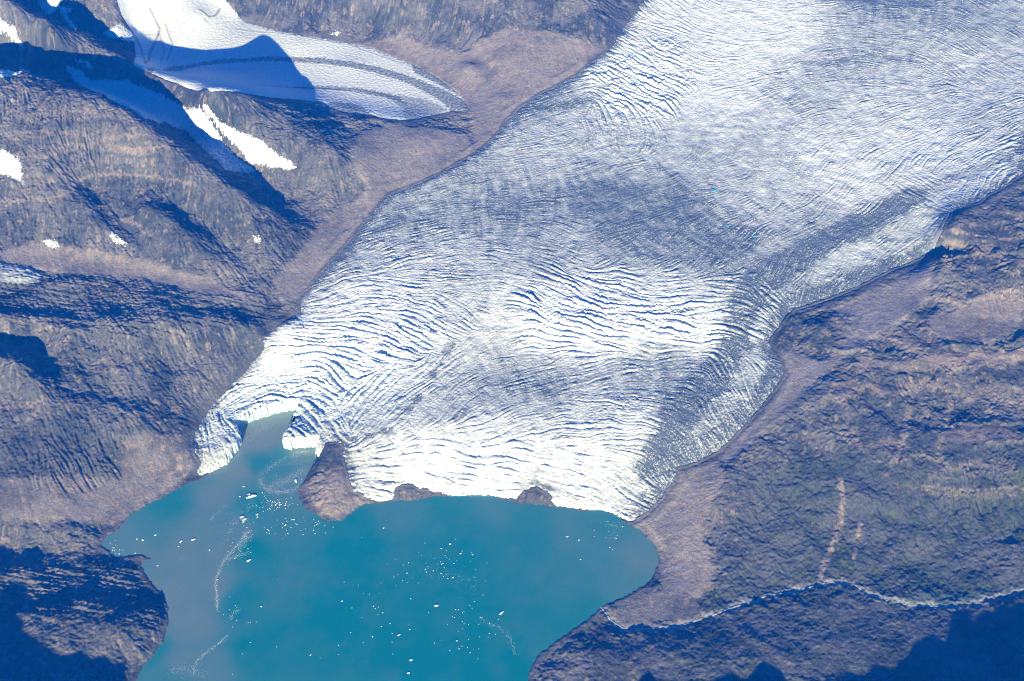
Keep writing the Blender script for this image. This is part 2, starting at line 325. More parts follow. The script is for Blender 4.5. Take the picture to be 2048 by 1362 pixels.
big = (n2*2.2+ridged*0.8)*rough*(0.35+1.5*np.clip(slope, 0, 0.6))+n3*1.8*rough
big = erode(bse+big, 8, 4, 0.10, 0.15+0.85*rough)-bse
h0 = blur(bse+big, 8, 22)
gyy, gxx = np.gradient(h0, 8); gl = np.hypot(gxx, gyy)+1e-6
gy2, gx2 = np.gradient(M.samp(blur(BE, 20, 55), T.X, T.Y), 8); g2 = np.hypot(gx2, gy2)+1e-6
ux, uy = (gx2/g2*0.8+gxx/gl*0.2), (gy2/g2*0.8+gyy/gl*0.2); gq = np.hypot(ux, uy)+1e-6; ux, uy = (ux/gq).astype(np.float32), (uy/gq).astype(np.float32)
gn = lic(fft_noise(T, 30, 130, 0.8, 21), ux, uy, 24, 1.7)      # gullies run down the slope
gn2 = lic(fft_noise(T, 18, 50, 0.5, 22), ux, uy, 9, 1.3)
steep = smooth(0.18, 0.7, gl)
gul = -np.abs(gn)*1.0+0.55
det = gul*5.5*steep*rough + gn2*2.6*steep*(0.3+0.7*rough) + n3*(1.1*rough+0.25)
h = bse+big+det
# scarps: ledges of hard rock that break off towards the lake
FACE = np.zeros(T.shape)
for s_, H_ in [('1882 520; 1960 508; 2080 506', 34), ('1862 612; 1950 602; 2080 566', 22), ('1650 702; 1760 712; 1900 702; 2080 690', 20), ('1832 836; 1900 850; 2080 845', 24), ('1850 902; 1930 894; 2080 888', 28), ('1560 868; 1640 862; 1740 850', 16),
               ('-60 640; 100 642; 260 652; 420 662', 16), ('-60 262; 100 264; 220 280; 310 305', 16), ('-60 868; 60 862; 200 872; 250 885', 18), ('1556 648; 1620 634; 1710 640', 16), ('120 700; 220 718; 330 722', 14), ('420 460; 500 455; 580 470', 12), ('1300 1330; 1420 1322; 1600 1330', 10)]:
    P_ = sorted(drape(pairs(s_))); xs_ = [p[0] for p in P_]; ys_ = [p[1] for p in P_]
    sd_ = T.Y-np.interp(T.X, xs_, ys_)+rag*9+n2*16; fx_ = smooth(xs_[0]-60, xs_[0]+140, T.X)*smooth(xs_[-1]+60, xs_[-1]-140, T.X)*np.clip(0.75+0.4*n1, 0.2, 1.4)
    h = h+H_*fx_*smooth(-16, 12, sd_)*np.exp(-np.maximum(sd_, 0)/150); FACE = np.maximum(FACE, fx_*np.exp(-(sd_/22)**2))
# ribbed cliffs: deep parallel gullies
RIBS = np.zeros(M.shape)
for s_, k_ in [('1872 505; 1960 500; 2100 500; 2100 620; 1980 640; 1900 600; 1866 600', .8), ('1860 905; 1930 890; 2100 885; 2100 1020; 1900 1030; 1840 1000', 1), ('1640 700; 1700 730; 1820 740; 1810 820; 1700 800; 1620 760', .5), ('0 160; 170 195; 260 230; 300 330; 200 350; 60 340; 0 300', .9), ('60 860; 220 850; 250 940; 150 990; 60 970', .8),
               ('300 340; 420 350; 500 440; 420 460; 320 400', .6), ('1420 960; 1560 960; 1600 1040; 1440 1080', .5)]:
    RIBS = np.maximum(RIBS, k_*smooth(-70, 50, area(s_)))
ribs = M.samp(RIBS, T.X, T.Y)
h = h+(gul*9+gn2*2.5)*np.clip(0.8+0.5*n1, 0.1, 1.8)*ribs*smooth(0.1, 0.35, gl)
# rock layers: benches and cliffs where the mountain is bedded
BED = np.maximum(smooth(-150, 100, area('1850 620; 1870 500; 1905 430; 2300 360; 2300 1000; 1800 980; 1640 840; 1700 720')),
                 0.6*smooth(-150, 100, area('0 140; 170 182; 262 220; 400 328; 300 480; 100 440; 0 420')))
bed = M.samp(BED, T.X, T.Y)
zz = h+n1*14; per = 74.0; ph = zz/per; fr = ph-np.floor(ph)
terr = (np.floor(ph)+smooth(0.35, 0.95, fr))*per-zz
h = h+terr*0.30*bed*rough
# peninsula: thin strike ridges
STR = smooth(-60, 60, area('0 1130; 200 1135; 290 1130; 340 1210; 335 1260; 220 1230; 120 1220; 0 1230'))
ang = 0.12; sx = np.cos(ang)*np.ones(T.shape, np.float32); sy = -np.sin(ang)*np.ones(T.shape, np.float32)
st_r = M.samp(STR, T.X, T.Y)
ST2 = M.samp(smooth(-80, 80, area('0 540; 300 560; 600 600; 560 650; 300 690; 0 680')), T.X, T.Y)
strike = lic(fft_noise(T, 20, 80, 0.6, 31), sx, sy, 20, 1.6)
h += strike*(4.5*st_r+3*ST2*rough)
# joints: straight fractures cutting down to the right across the left mountains, and crags
JM = M.samp(smooth(-80, 80, area('-100 140; 260 220; 600 470; 560 600; 400 560; 300 600; 560 640; 540 680; 400 800; 360 960; -100 1000')), T.X, T.Y)
ja = math.radians(-52)
jn = lic(fft_noise(T, 30, 110, 0.2, 33), np.full(T.shape, math.cos(ja), np.float32)+0.25*n1*0, np.full(T.shape, math.sin(ja), np.float32), 22, 1.8)
h += (-9*smooth(0.9, 1.8, jn)+3*jn)*JM*rough
crag = fft_noise(T, 18, 120, 0.9, 34)
h += -3.2*np.abs(crag)*rough*smooth(-0.6, 0.9, n1)*np.clip(gl*2.5, 0, 1)
del strike
# shores, ice beds
out = -sdl_r
h = np.where(out > 0, np.minimum(h*smooth(0, 90, out)+np.minimum(out*0.35, 7), np.maximum(h, 2)+out*0.6+1), -2+np.maximum(-np.abs(out)*0.3, -60))
land = out > 0
h = np.where(land, np.maximum(h, 1.5+np.minimum(out*0.2, 3)), h)
in_g = smooth(0, 60, sdg_r)
h = h*(1-in_g)+(np.where(land, np.minimum(base, out*0.5), h)-45)*in_g
edge = np.exp(-((sdg_r+16)/16)**2)*7*smooth(0, 60, out)
h = h-edge+np.exp(-((sdg_r+70+cn_*14)/30)**2)*(3.5+2.5*cn_)*smooth(60, 200, out)
in_s = smooth(0, 50, sds); h = h*(1-in_s)+(base-25)*in_s
# stream bed
STREAM = '2110 1160; 2048 1180; 1960 1205; 1900 1212; 1820 1212; 1770 1202; 1745 1192; 1725 1182; 1710 1172; 1670 1165; 1600 1178; 1540 1192; 1450 1222; 1380 1246; 1330 1258; 1290 1256; 1245 1256; 1222 1238; 1212 1220; 1204 1212'
stream_w = drape(pairs(STREAM))
SDR = sdist(stream_w, M.X, M.Y, closed=False)
sdr = M.samp(SDR, T.X, T.Y)+rag*3
h = h-9*np.exp(-(sdr/22)**2)*smooth(0, 30, out)-0
TH = h.astype(np.float32)

def mesh_grid(name, g, Z, mask, col=None, parent=None):
    """link the part of the grid where mask is true as one mesh; col: dict of colour attributes"""
    idx = -np.ones(g.shape, np.int32)
    q = mask[:-1, :-1] & mask[1:, :-1] & mask[:-1, 1:] & mask[1:, 1:]
    use = np.zeros(g.shape, bool); use[:-1, :-1] |= q; use[1:, :-1] |= q; use[:-1, 1:] |= q; use[1:, 1:] |= q
    nv = int(use.sum()); idx[use] = np.arange(nv)
    co = np.stack([g.X[use], g.Y[use], Z[use]], 1).astype(np.float32)
    j, i = np.nonzero(q)
    f = np.stack([idx[j, i], idx[j, i+1], idx[j+1, i+1], idx[j+1, i]], 1).astype(np.int32)
    me = bpy.data.meshes.new(name); me.vertices.add(nv); me.vertices.foreach_set('co', co.ravel())
    nf = len(f); me.loops.add(nf*4); me.polygons.add(nf)
    me.loops.foreach_set('vertex_index', f.ravel())
    me.polygons.foreach_set('loop_start', np.arange(nf, dtype=np.int32)*4)
    me.polygons.foreach_set('use_smooth', np.ones(nf, bool))
    me.update(calc_edges=True)
    for k, a in (col or {}).items():
        at_ = me.color_attributes.new(k, 'FLOAT_COLOR', 'POINT')
        c = np.ones((nv, 4), np.float32)
        for m in range(3): c[:, m] = a[m][use]
        at_.data.foreach_set('color', c.ravel())
    o = bpy.data.objects.new(name, me); C.objects.link(o)
    if parent: o.parent = parent
    return o
def tag(o, label=None, cat=None, group=None, kind=None):
    if label: o['label'] = label
    if cat: o['category'] = cat
    if group: o['group'] = group
    if kind: o['kind'] = kind
    return o

# ------------------------------------------------------------------ materials
def mat(name, rough=0.9, spec=0.2):
    m = bpy.data.materials.new(name); m.use_nodes = True
    b = m.node_tree.nodes['Principled BSDF']; b.inputs['Roughness'].default_value = rough
    b.inputs['Specular IOR Level'].default_value = spec
    return m, m.node_tree, b
def noise_node(t, scale, detail=6, rough=0.6, vec=None):
    n = t.nodes.new('ShaderNodeTexNoise'); n.inputs['Scale'].default_value = scale; n.inputs['Detail'].default_value = detail
    n.inputs['Roughness'].default_value = rough
    if vec is None:
        gm = t.nodes.new('ShaderNodeNewGeometry'); vec = gm.outputs['Position']
    t.links.new(vec, n.inputs['Vector']); return n
def ramp(t, src, stops):
    r = t.nodes.new('ShaderNodeValToRGB'); el = r.color_ramp.elements
    while len(el) < len(stops): el.new(0.5)
    for e, (p, c) in zip(el, stops): e.position = p; e.color = (*c, 1) if len(c) == 3 else c
    t.links.new(src, r.inputs[0]); return r
def mixc(t, a, b, fac, mode='MIX'):
    m = t.nodes.new('ShaderNodeMix'); m.data_type = 'RGBA'; m.blend_type = mode
    for s, v in ((m.inputs[6], a), (m.inputs[7], b), (m.inputs[0], fac)):
        if hasattr(v, 'links'): t.links.new(v, s)
        elif isinstance(v, tuple): s.default_value = (*v, 1)
        else: s.default_value = v
    return m.outputs[2]
def bump(t, b, src, dist, strength=1.0):
    n = t.nodes.new('ShaderNodeBump'); n.inputs['Distance'].default_value = dist; n.inputs['Strength'].default_value = strength
    t.links.new(src, n.inputs['Height']); t.links.new(n.outputs[0], b.inputs['Normal']); return n
def attr(t, name):
    a = t.nodes.new('ShaderNodeAttribute'); a.attribute_name = name; return a
def ground_material(name, bump_m=6.0):
    m, t, b = mat(name, 0.95, 0.15)
    a = attr(t, 'ground')
    n = noise_node(t, 1/70, 8, 0.68); r = ramp(t, n.outputs['Fac'], [(0.3, (0.72, 0.72, 0.74)), (0.5, (1, 1, 1)), (0.7, (1.25, 1.22, 1.18))])
    c = mixc(t, a.outputs['Color'], r.outputs[0], 1.0, 'MULTIPLY')
    n2 = noise_node(t, 1/14, 5, 0.7); r2 = ramp(t, n2.outputs['Fac'], [(0.32, (0.6, 0.6, 0.62)), (0.5, (1, 1, 1)), (0.72, (1.3, 1.28, 1.25))])
    c = mixc(t, c, r2.outputs[0], 0.85, 'MULTIPLY')
    t.links.new(c, b.inputs['Base Color'])
    n3 = noise_node(t, 1/24, 9, 0.75); bump(t, b, n3.outputs['Fac'], bump_m*1.35)
    return m
M_GROUND = ground_material('rock_and_debris')

# ------------------------------------------------------------------ ground colours (what the rock itself is)
def lin(c): return np.array(c)
rock = lin((0.082, 0.100, 0.108)); dark = lin((0.042, 0.056, 0.066)); tan = lin((0.30, 0.292, 0.28)); warmc = lin((0.34, 0.285, 0.245)); veg = lin((0.055, 0.095, 0.045))
pale = M.samp(PALE, T.X, T.Y); warm = M.samp(WARM, T.X, T.Y)
cn = fft_noise(T, 60, 1200, 1.5, 41); cn2 = fft_noise(T, 25, 250, 1.2, 42)
strk = lic(fft_noise(T, 22, 90, 0.6, 43), ux, uy, 22, 1.6)      # debris streaks down the slopes
gl2 = np.hypot(*np.gradient(TH, 8))
flatk = 1-smooth(0.25, 0.75, gl2)
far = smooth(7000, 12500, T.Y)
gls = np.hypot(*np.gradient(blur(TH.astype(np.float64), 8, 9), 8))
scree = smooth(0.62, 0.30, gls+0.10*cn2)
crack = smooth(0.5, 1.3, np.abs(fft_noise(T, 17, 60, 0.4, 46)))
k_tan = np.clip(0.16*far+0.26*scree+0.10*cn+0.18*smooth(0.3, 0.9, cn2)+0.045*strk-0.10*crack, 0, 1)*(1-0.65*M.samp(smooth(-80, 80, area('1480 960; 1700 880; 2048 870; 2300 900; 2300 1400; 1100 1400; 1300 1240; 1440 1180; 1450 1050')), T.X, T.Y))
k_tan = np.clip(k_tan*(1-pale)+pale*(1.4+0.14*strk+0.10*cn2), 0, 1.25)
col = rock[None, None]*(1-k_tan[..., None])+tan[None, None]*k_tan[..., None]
kd = np.clip(smooth(0.4, 1.3, -cn+0.5*cn2+0.6*smooth(0.5, 0.9, gls))*0.75, 0, 1)*(1-pale)
col = col*(1-kd[..., None])+dark*kd[..., None]
kw = np.clip(warm*0.8*(0.7+0.3*cn2)+smooth(0.9, 2.0, cn2+0.6*strk)*0.5, 0, 1)[..., None]
col = col*(1-kw)+warmc*kw
# beds of rock seen in the cliffs
zb = TH+cn*7; lay = (0.6*np.sin(zb/14.0)+0.5*np.sin(zb/5.9+1.7)+0.4*np.sin(zb/31.0+0.6))*bed*(1-pale*0.7)
kb = smooth(0.15, 0.7, lay)[..., None]*0.5; col = col*(1-kb)+warmc*kb
kb = smooth(0.15, 0.7, -lay)[..., None]*0.4; col = col*(1-kb)+dark*kb
VEG = smooth(-80, 80, area('1480 960; 1700 900; 2048 870; 2300 900; 2300 1400; 1300 1400; 1420 1200; 1500 1120'))
vg = M.samp(VEG, T.X, T.Y)
kv = (vg*smooth(0.1, 1.3, cn2*0.8-0.3*cn+0.4*strk)*0.8*(1-pale))[..., None]; col = col*(1-kv)+veg*kv
# pale slide tracks and beds
for s, wd, kk in [('1888 464; 1940 468; 1990 474; 2060 484', 9, .8), ('1880 490; 1940 488; 2000 496; 2060 498', 7, .6), ('1872 455; 1920 450; 2060 440', 9, .4), ('1730 722; 1800 716; 1900 722; 1960 708; 2060 700', 16, .8),
  ('1840 838; 1870 830; 1930 842; 2060 835', 9, .5), ('1640 845; 1700 830; 1760 812; 1790 800', 8, .6), ('1560 880; 1620 872; 1690 868', 12, .5), ('0 645; 60 640; 110 650', 12, .6), ('60 660; 100 655; 160 665', 10, .5), ('0 815; 60 812; 90 800; 60 840', 12, .5), ('200 722; 230 728; 225 740', 16, .5),
  ('190 570; 260 578; 320 590', 12, .5), ('0 270; 120 262; 250 275; 300 270', 12, .4), ('60 300; 180 290; 290 305', 9, .35), ('40 560; 200 572; 300 580', 8, .3),
  ('1682 960; 1684 1010; 1678 1050; 1662 1095; 1640 1155', 14, .9), ('1722 1050; 1710 1085; 1708 1122', 9, .8), ('1690 1010; 1676 1100', 7, .5),
                  ('1830 780; 1818 830; 1808 870; 1800 900; 1780 940; 1772 952', 16, .7), ('1905 800; 1890 850; 1875 890', 16, .6), ('1815 740; 1825 790; 1812 830', 9, .6),
                  ('80 30; 100 60; 95 80', 10, .3), ('235 800; 290 840; 330 860', 9, .5), ('1400 990; 1440 1010; 1390 1100; 1340 1130', 25, .3)]:
    dd = M.samp(sdist(drape(pairs(s)), M.X, M.Y, closed=False), T.X, T.Y)+rag*5
    k = np.clip(kk*smooth(wd+16, wd-6, dd+cn2*6)*(0.8+0.25*strk), 0, 1)[..., None]; col = col*(1-k)+warmc*1.05*k
kf = (0.6*smooth(-20, 20, M.samp(area('1800 1205; 1850 1190; 1950 1186; 2048 1172; 2048 1190; 1950 1212; 1850 1218'), T.X, T.Y)+cn2*9))[..., None]; col = col*(1-kf)+lin((0.10, 0.17, 0.17))*kf
# gravel along the stream
kg = (smooth(46, 10, sdr+cn2*13)*0.75)[..., None]; col = col*(1-kg)+lin((0.36, 0.37, 0.36))*kg
# darker rock faces and scree; some patches paint in facet, gully and hollow shade
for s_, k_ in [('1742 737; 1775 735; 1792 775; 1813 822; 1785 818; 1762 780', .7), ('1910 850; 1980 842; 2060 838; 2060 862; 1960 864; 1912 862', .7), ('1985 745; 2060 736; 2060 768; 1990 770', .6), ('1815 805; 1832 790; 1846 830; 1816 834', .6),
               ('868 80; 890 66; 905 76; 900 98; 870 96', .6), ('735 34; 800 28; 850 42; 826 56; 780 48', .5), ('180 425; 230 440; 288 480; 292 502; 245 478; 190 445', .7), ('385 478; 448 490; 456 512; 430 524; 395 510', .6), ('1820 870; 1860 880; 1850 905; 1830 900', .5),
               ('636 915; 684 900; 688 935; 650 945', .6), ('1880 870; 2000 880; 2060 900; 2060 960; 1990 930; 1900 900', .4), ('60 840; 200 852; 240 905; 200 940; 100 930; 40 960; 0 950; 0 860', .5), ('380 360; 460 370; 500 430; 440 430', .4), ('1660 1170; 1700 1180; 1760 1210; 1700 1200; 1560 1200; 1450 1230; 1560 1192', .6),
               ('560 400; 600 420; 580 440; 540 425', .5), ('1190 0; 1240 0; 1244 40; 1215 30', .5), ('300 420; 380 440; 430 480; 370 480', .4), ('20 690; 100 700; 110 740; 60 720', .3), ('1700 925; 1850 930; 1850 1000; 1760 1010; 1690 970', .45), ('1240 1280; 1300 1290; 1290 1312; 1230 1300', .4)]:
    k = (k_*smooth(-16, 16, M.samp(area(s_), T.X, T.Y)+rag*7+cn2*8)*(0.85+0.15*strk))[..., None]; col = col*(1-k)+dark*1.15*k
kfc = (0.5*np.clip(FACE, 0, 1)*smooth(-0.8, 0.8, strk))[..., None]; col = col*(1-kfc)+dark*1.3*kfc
# boulders
bd = fft_noise(T, 17, 40, 0.0, 45); kx = (smooth(1.7, 2.4, bd)*0.55*(0.4+0.6*flatk))[..., None]; col = col*(1-kx)+lin((0.05, 0.06, 0.08))*kx
# dark strip beside ice, wet strip beside water
ke = (np.exp(-((sdg_r+10)/22)**2)*0.6)[..., None]; col = col*(1-ke)+lin((0.12, 0.13, 0.15))*ke
ke = (smooth(14, 2, out)*0.5)[..., None]; col = col*(1-ke)+lin((0.08, 0.08, 0.08))*ke
col = np.clip(col, 0.02, 0.8)
tmask = ~((sdg > 180) | (sds > 150))
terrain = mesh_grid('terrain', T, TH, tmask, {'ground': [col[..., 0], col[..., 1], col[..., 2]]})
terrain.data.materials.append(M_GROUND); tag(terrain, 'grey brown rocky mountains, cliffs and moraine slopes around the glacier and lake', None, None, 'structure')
del col

# ------------------------------------------------------------------ ice material
def ice_material(name, bump_m=3.0, blue=(0.66, 0.80, 0.88)):
    m, t, b = mat(name, 0.6, 0.3)
    a = attr(t, 'ice')
    n = noise_node(t, 1/22, 7, 0.7); r = ramp(t, n.outputs['Fac'], [(0.3, (0.80, 0.82, 0.85)), (0.5, (1, 1, 1)), (0.7, (1.1, 1.1, 1.09))])
    c = mixc(t, a.outputs['Color'], r.outputs[0], 1.0, 'MULTIPLY'); t.links.new(c, b.inputs['Base Color'])
    n3 = noise_node(t, 1/18, 7, 0.72); bump(t, b, n3.outputs['Fac'], bump_m)
    return m
M_ICE = ice_material('glacier_ice', 5.0); M_SNOW = ice_material('old_snow', 1.5)
CLEAN = np.array((0.83, 0.92, 0.94)); DIRTY = np.array((0.125, 0.165, 0.20)); BLUEI = np.array((0.40, 0.74, 0.82))

# ------------------------------------------------------------------ main glacier
I_ = Grid(-2900, 6500, 7050, 15300, 6.5)
ib = M.samp(BM, I_.X, I_.Y); isg = M.samp(SDG, I_.X, I_.Y); isl = -M.samp(SDL, I_.X, I_.Y)
# crevasse directions: picture x, y, direction of the lines in the picture, strength, coarseness (0 fine, 1 coarse)
ARR = [tuple(float(v) for v in q.split()) for q in '''
640 560 1 -.3 .5 .3|700 500 1 -.35 .35 .2|800 450 1 -.2 .4 .2|900 400 1 -.1 .4 .2|1000 380 1 -.05 .35 .2|1050 450 1 0 .35 .2|950 550 1 .05 .5 .3|850 520 1 -.1 .6 .5|700 580 1 -.2 .8 .6|800 600 1 .15 .8 .6|780 490 1 -.3 .7 .5
1130 490 1 .55 .45 .5|1100 540 1 .4 .5 .6|1050 520 1 .1 .4 .4|1200 500 1 -.5 .4 .1|1300 500 1 -.6 .45 .1|1400 510 1 -.75 .5 .1|1480 490 1 -.95 .5 .1|1250 420 1 -.3 .25 .1|1350 400 1 -.3 .3 .2|1200 380 1 -.2 .25 .1
1150 570 1 .4 .8 .8|1250 580 1 .1 .8 .8|1350 580 1 0 .7 .7|1450 600 1 .05 .7 .6|1100 620 1 .5 1.1 1|1200 640 1 .15 1.1 1|1300 640 1 .1 1.1 1|1400 650 1 0 1 .9|1150 680 1 .1 .9 .8|1280 690 1 .1 .8 .7
1540 620 1 .8 .8 .5|1500 650 1 .3 .8 .6|1520 700 1 .4 .6 .4|1600 560 .6 -1 .6 .2|1700 520 .5 -1 .6 .2|1650 470 1 -.5 .4 .2|1780 440 1 -.5 .5 .2|1850 380 1 .6 .6 .4|1950 370 .5 -1 .7 .3
1480 740 .5 1 .6 .3|1500 790 .55 1 .8 .4|1450 830 .6 1 .8 .4|1400 890 1 .8 .7 .3|1350 830 1 .3 .5 .3|1250 830 1 .1 .7 .4|1150 820 1 -.1 .7 .4|1060 840 1 -.35 .6 .4|1180 870 1 .1 .7 .4|1280 870 1 .1 .7 .4
1300 960 1 .7 .8 .4|1250 990 1 .4 .8 .4|1330 930 1 1 .7 .3|1000 740 1 -.3 .45 .2|1100 750 1 -.15 .5 .3|1200 750 1 -.15 .5 .3|1330 740 1 -.1 .5 .3|1100 790 1 -.2 .4 .3|1000 800 1 -.5 .5 .2
900 800 1 -1 .5 .2|830 830 1 -1.1 .6 .3|950 730 1 -.6 .5 .2|880 720 1 -.8 .6 .4|780 780 1 -.9 .9 .7|700 820 1 -1 .9 .7|760 860 1 -.7 .6 .3
900 650 1 .7 .7 .6|850 680 1 .5 1 1|800 700 1 .4 1.1 1|720 700 1 .2 1 .9|620 690 1 .1 .9 .7|560 680 1 -.1 .8 .5|540 730 1 -.35 .8 .3|600 740 1 0 .9 .6|480 790 1 -.5 .9 .5|550 780 1 0 1.1 .8|430 870 .3 1 1 .5|440 910 .5 1 .8 .4|660 760 1 .5 1.1 .9|620 840 .7 1 1.1 .8|600 870 .8 1 1.1 .8|670 850 1 .8 .9 .6
750 950 1 .1 .6 .5|850 930 1 .1 .45 .9|950 900 1 .1 .6 .9|1050 930 1 .15 .5 .9|1150 950 1 .2 .5 .8|900 960 1 .15 .4 .9|1000 970 1 .1 .4 .9|800 900 1 -.3 .6 .5
1150 330 1 -.2 .4 .2|1100 260 1 -.2 .5 .3|1200 240 .2 1 .7 .5|1190 280 .1 1 .6 .4|1250 160 1 .45 1.8 1|1300 170 1 .45 1.8 1|1220 200 1 .5 1.5 .9|1300 100 1 .6 1.1 .6|1350 50 1 .5 .8 .5|1150 190 1 -.3 .5 .3
1420 60 1 .3 .5 .4|1500 150 1 -.2 .5 .2|1600 100 1 -.25 .5 .2|1650 40 1 0 .4 .3|1800 40 1 .1 .4 .3|1900 120 1 .6 .5 .4|2000 100 1 .6 .4 .4|1800 150 1 .2 .4 .3|1700 250 1 -.2 .35 .2|1850 230 1 -.25 .4 .3|1950 250 1 -.3 .5 .3|2000 290 1 -.4 .7 .5|1900 320 1 -.6 .6 .3
1400 260 .1 1 .3 .1|1500 300 .2 1 .3 .2|1450 350 1 -.3 .35 .2|1550 360 .3 1 .45 .2|1650 360 1 -1 .55 .3|1750 330 1 -.8 .5 .3|1500 430 1 -.4 .5 .2|1580 430 1 -.5 .5 .2'''.replace('\n', '|').split('|') if q.strip()]
K = Grid(-2900, 6500, 7050, 15300, 60)
kz = M.samp(BM, K.X, K.Y)
aw = []
for x, y, dx_, dy_, s_, c_ in ARR:
    (x0, y0), (x1, y1) = drape([(x, y), (x+dx_*4, y+dy_*4)])
    # use the level plane at that height for the direction
    z0 = float(M.samp(BM, np.array([x0]), np.array([y0]))[0])
    p0 = at(x, y, z0); p1 = at(x+dx_*4, y+dy_*4, z0); th = math.atan2(p1[1]-p0[1], p1[0]-p0[0])
    aw.append((x0, y0, math.cos(2*th), math.sin(2*th), s_, c_))
aw = np.array(aw)
acc = np.zeros(K.shape+(4,)); wsum = np.zeros(K.shape)
for q in aw:
    r2 = ((K.X-q[0])**2+((K.Y-q[1])*0.8)**2)/1e6+0.004; wg = r2**-2.0
    acc += wg[..., None]*q[2:]; wsum += wg
acc /= wsum[..., None]
def kb_(f): return K.samp(blur(f, 60, 60), I_.X, I_.Y)
c2_, s2_ = kb_(acc[..., 0]), kb_(acc[..., 1]); strn = kb_(acc[..., 2]); coar = kb_(acc[..., 3])
wob = fft_noise(I_, 90, 700, 1.4, 50)*0.16
th = np.arctan2(s2_, c2_)/2+wob
dx_, dy_ = np.cos(th).astype(np.float32), np.sin(th).astype(np.float32)
cA = lic(fft_noise(I_, 26, 48, 0.0, 51), dx_, dy_, 24, 1.8)
cB = lic(fft_noise(I_, 44, 100, 0.0, 52), dx_, dy_, 20, 1.9)
f3 = fft_noise(I_, 14, 60, 0.8, 53); f4 = fft_noise(I_, 60, 420, 1.4, 54); f5 = fft_noise(I_, 26, 60, 0.3, 55)
coar = np.clip(coar+0.12*f4, 0, 1)
cc = cA*(1-coar)+cB*coar; cc /= cc.std()
patch = np.clip(1+0.5*f4, 0.2, 2.0)
amp = strn*patch*(2.3+5.5*coar)
cD = lic(fft_noise(I_, 36, 90, 0.0, 59), (-dy_).astype(np.float32), dx_.astype(np.float32), 7, 1.5)
ridge_c = np.exp(-((cc-0.1)/(0.24+0.25*coar))**2)         # thin sharp crests between crevasses
cut = smooth(0.85, 1.55, -cc)                             # open crevasses
ccut = smooth(0.9, 1.6, -cD)*coar                         # cross cracks that break the ridges into blocks
seracs = smooth(0.75, 1.1, strn)
disp = amp*0.8*(0.35*cc+0.6*np.tanh(cc*2.2)*coar+0.5*ridge_c-0.75*cut-0.8*ccut)+f3*(0.5+1.2*strn)+seracs*(np.abs(f5)*3.0)+f4*2.2
edge_ = isg+fft_noise(I_, 20, 240, 1.0, 56)*7.0
bulge = np.where(edge_ > 0, 22*(1-np.exp(-edge_/55))-4, -4+2.2*edge_)
marg = smooth(-10, 70, edge_)
lakeside = isl+fft_noise(I_, 13, 90, 0.7, 57)*5
gz = ib+bulge+disp*(0.25+0.75*marg)
gz = np.maximum(gz, np.where(lakeside < 260, 16+6*f3, -1e3)*smooth(0, 30, edge_)-(1-smooth(0, 30, edge_))*200)
drop = smooth(2, 12, lakeside); gz = gz*drop-25*(1-drop)
# dirt: picture x, y, amount
DIRT = trips('''640 560 .4 700 500 .5 800 450 .55 1000 420 .6 900 560 .35 1200 400 .68 1350 420 .7 1300 480 .65 1450 500 .68 1100 520 .5 1050 600 .2 1200 620 .15 1350 640 .1 1200 690 0 1080 660 .05 1400 680 .15 1000 700 .4 1150 740 .35
 1250 740 .5 1100 780 .62 1300 780 .55 1000 780 .55 1200 830 .3 1280 850 .1 1150 860 .25 1000 860 .2 900 820 .4 850 760 .3 800 820 .3 750 760 .12 700 840 .2 650 780 .1 600 700 .05 560 760 .05 500 800 .1 430 880 .25 420 925 .5 850 920 0 1000 930 0 1150 930 0
 1230 960 .15 1290 980 .4 1320 960 .5 780 620 .12 700 620 .1 1250 300 .35 1100 300 .35 1250 180 .1 1150 230 .35 1100 215 .6 1350 80 .12 1300 30 .15 1450 100 0 1550 60 0 1450 200 .05 1600 200 .35 1700 130 .45 1850 20 .6 1780 15 .6 1800 80 .42 1900 150 .3 1750 220 .22
 1650 300 .15 1500 300 .3 1450 380 .4 1550 400 .3 1700 350 .15 1850 300 .15 1950 330 .15 2000 260 .35 1600 460 .5 1700 520 .25 1650 560 .4 1800 480 .4 1720 575 .75 1600 610 .6 650 890 .5 690 880 .4 1500 700 .35 1520 780 .4 1480 850 .5 1400 900 .6 1430 800 .5 1350 740 .6 1360 800 .6 950 640 .35 1000 650 .2 880 700 .25 770 700 .1''')
dw = drape([(x, y) for x, y, _ in DIRT]); acc = np.zeros(K.shape); wsum = np.zeros(K.shape)
for (x, y), (_, _, d) in zip(dw, DIRT):
    wg = (((K.X-x)**2+(K.Y-y)**2)/1e6+0.01)**-1.8; acc += wg*d; wsum += wg
dirt = K.samp(blur(acc/wsum, 60, 50), I_.X, I_.Y)
flow = lic(fft_noise(I_, 30, 160, 0.9, 58), (-dy_).astype(np.float32), dx_.astype(np.float32), 22, 2.2)
for s, wd, kk in [('2060 285; 1980 330; 1900 362; 1850 385; 1800 405', 70, .3), ('1820 398; 1780 420; 1740 440; 1690 468; 1640 490; 1560 540; 1510 575; 1490 610; 1475 660; 1455 710; 1425 760; 1385 800; 1345 850; 1325 890; 1305 930; 1325 965', 120, .8),
                  ('1740 446; 1650 492; 1570 540; 1500 590', 45, .5), ('1860 505; 1780 535; 1700 570; 1620 605', 110, .35), ('1560 740; 1530 790; 1480 850; 1430 890', 90, .35), ('1100 220; 1180 200; 1230 165', 45, .35), ('800 440; 700 500; 640 560', 60, .2),
                  ('1300 900; 1320 940; 1330 970', 60, .3), ('905 690; 850 780; 780 860; 700 890', 22, .4), ('1850 10; 1700 0', 60, .3), ('1540 125; 1650 130; 1750 110; 1780 120; 1900 130', 20, .25)]:
    dd = M.samp(sdist(drape(pairs(s)), M.X, M.Y, closed=False), I_.X, I_.Y)+f4*22
    dirt = dirt+kk*smooth(wd*1.6, wd*0.3, dd)
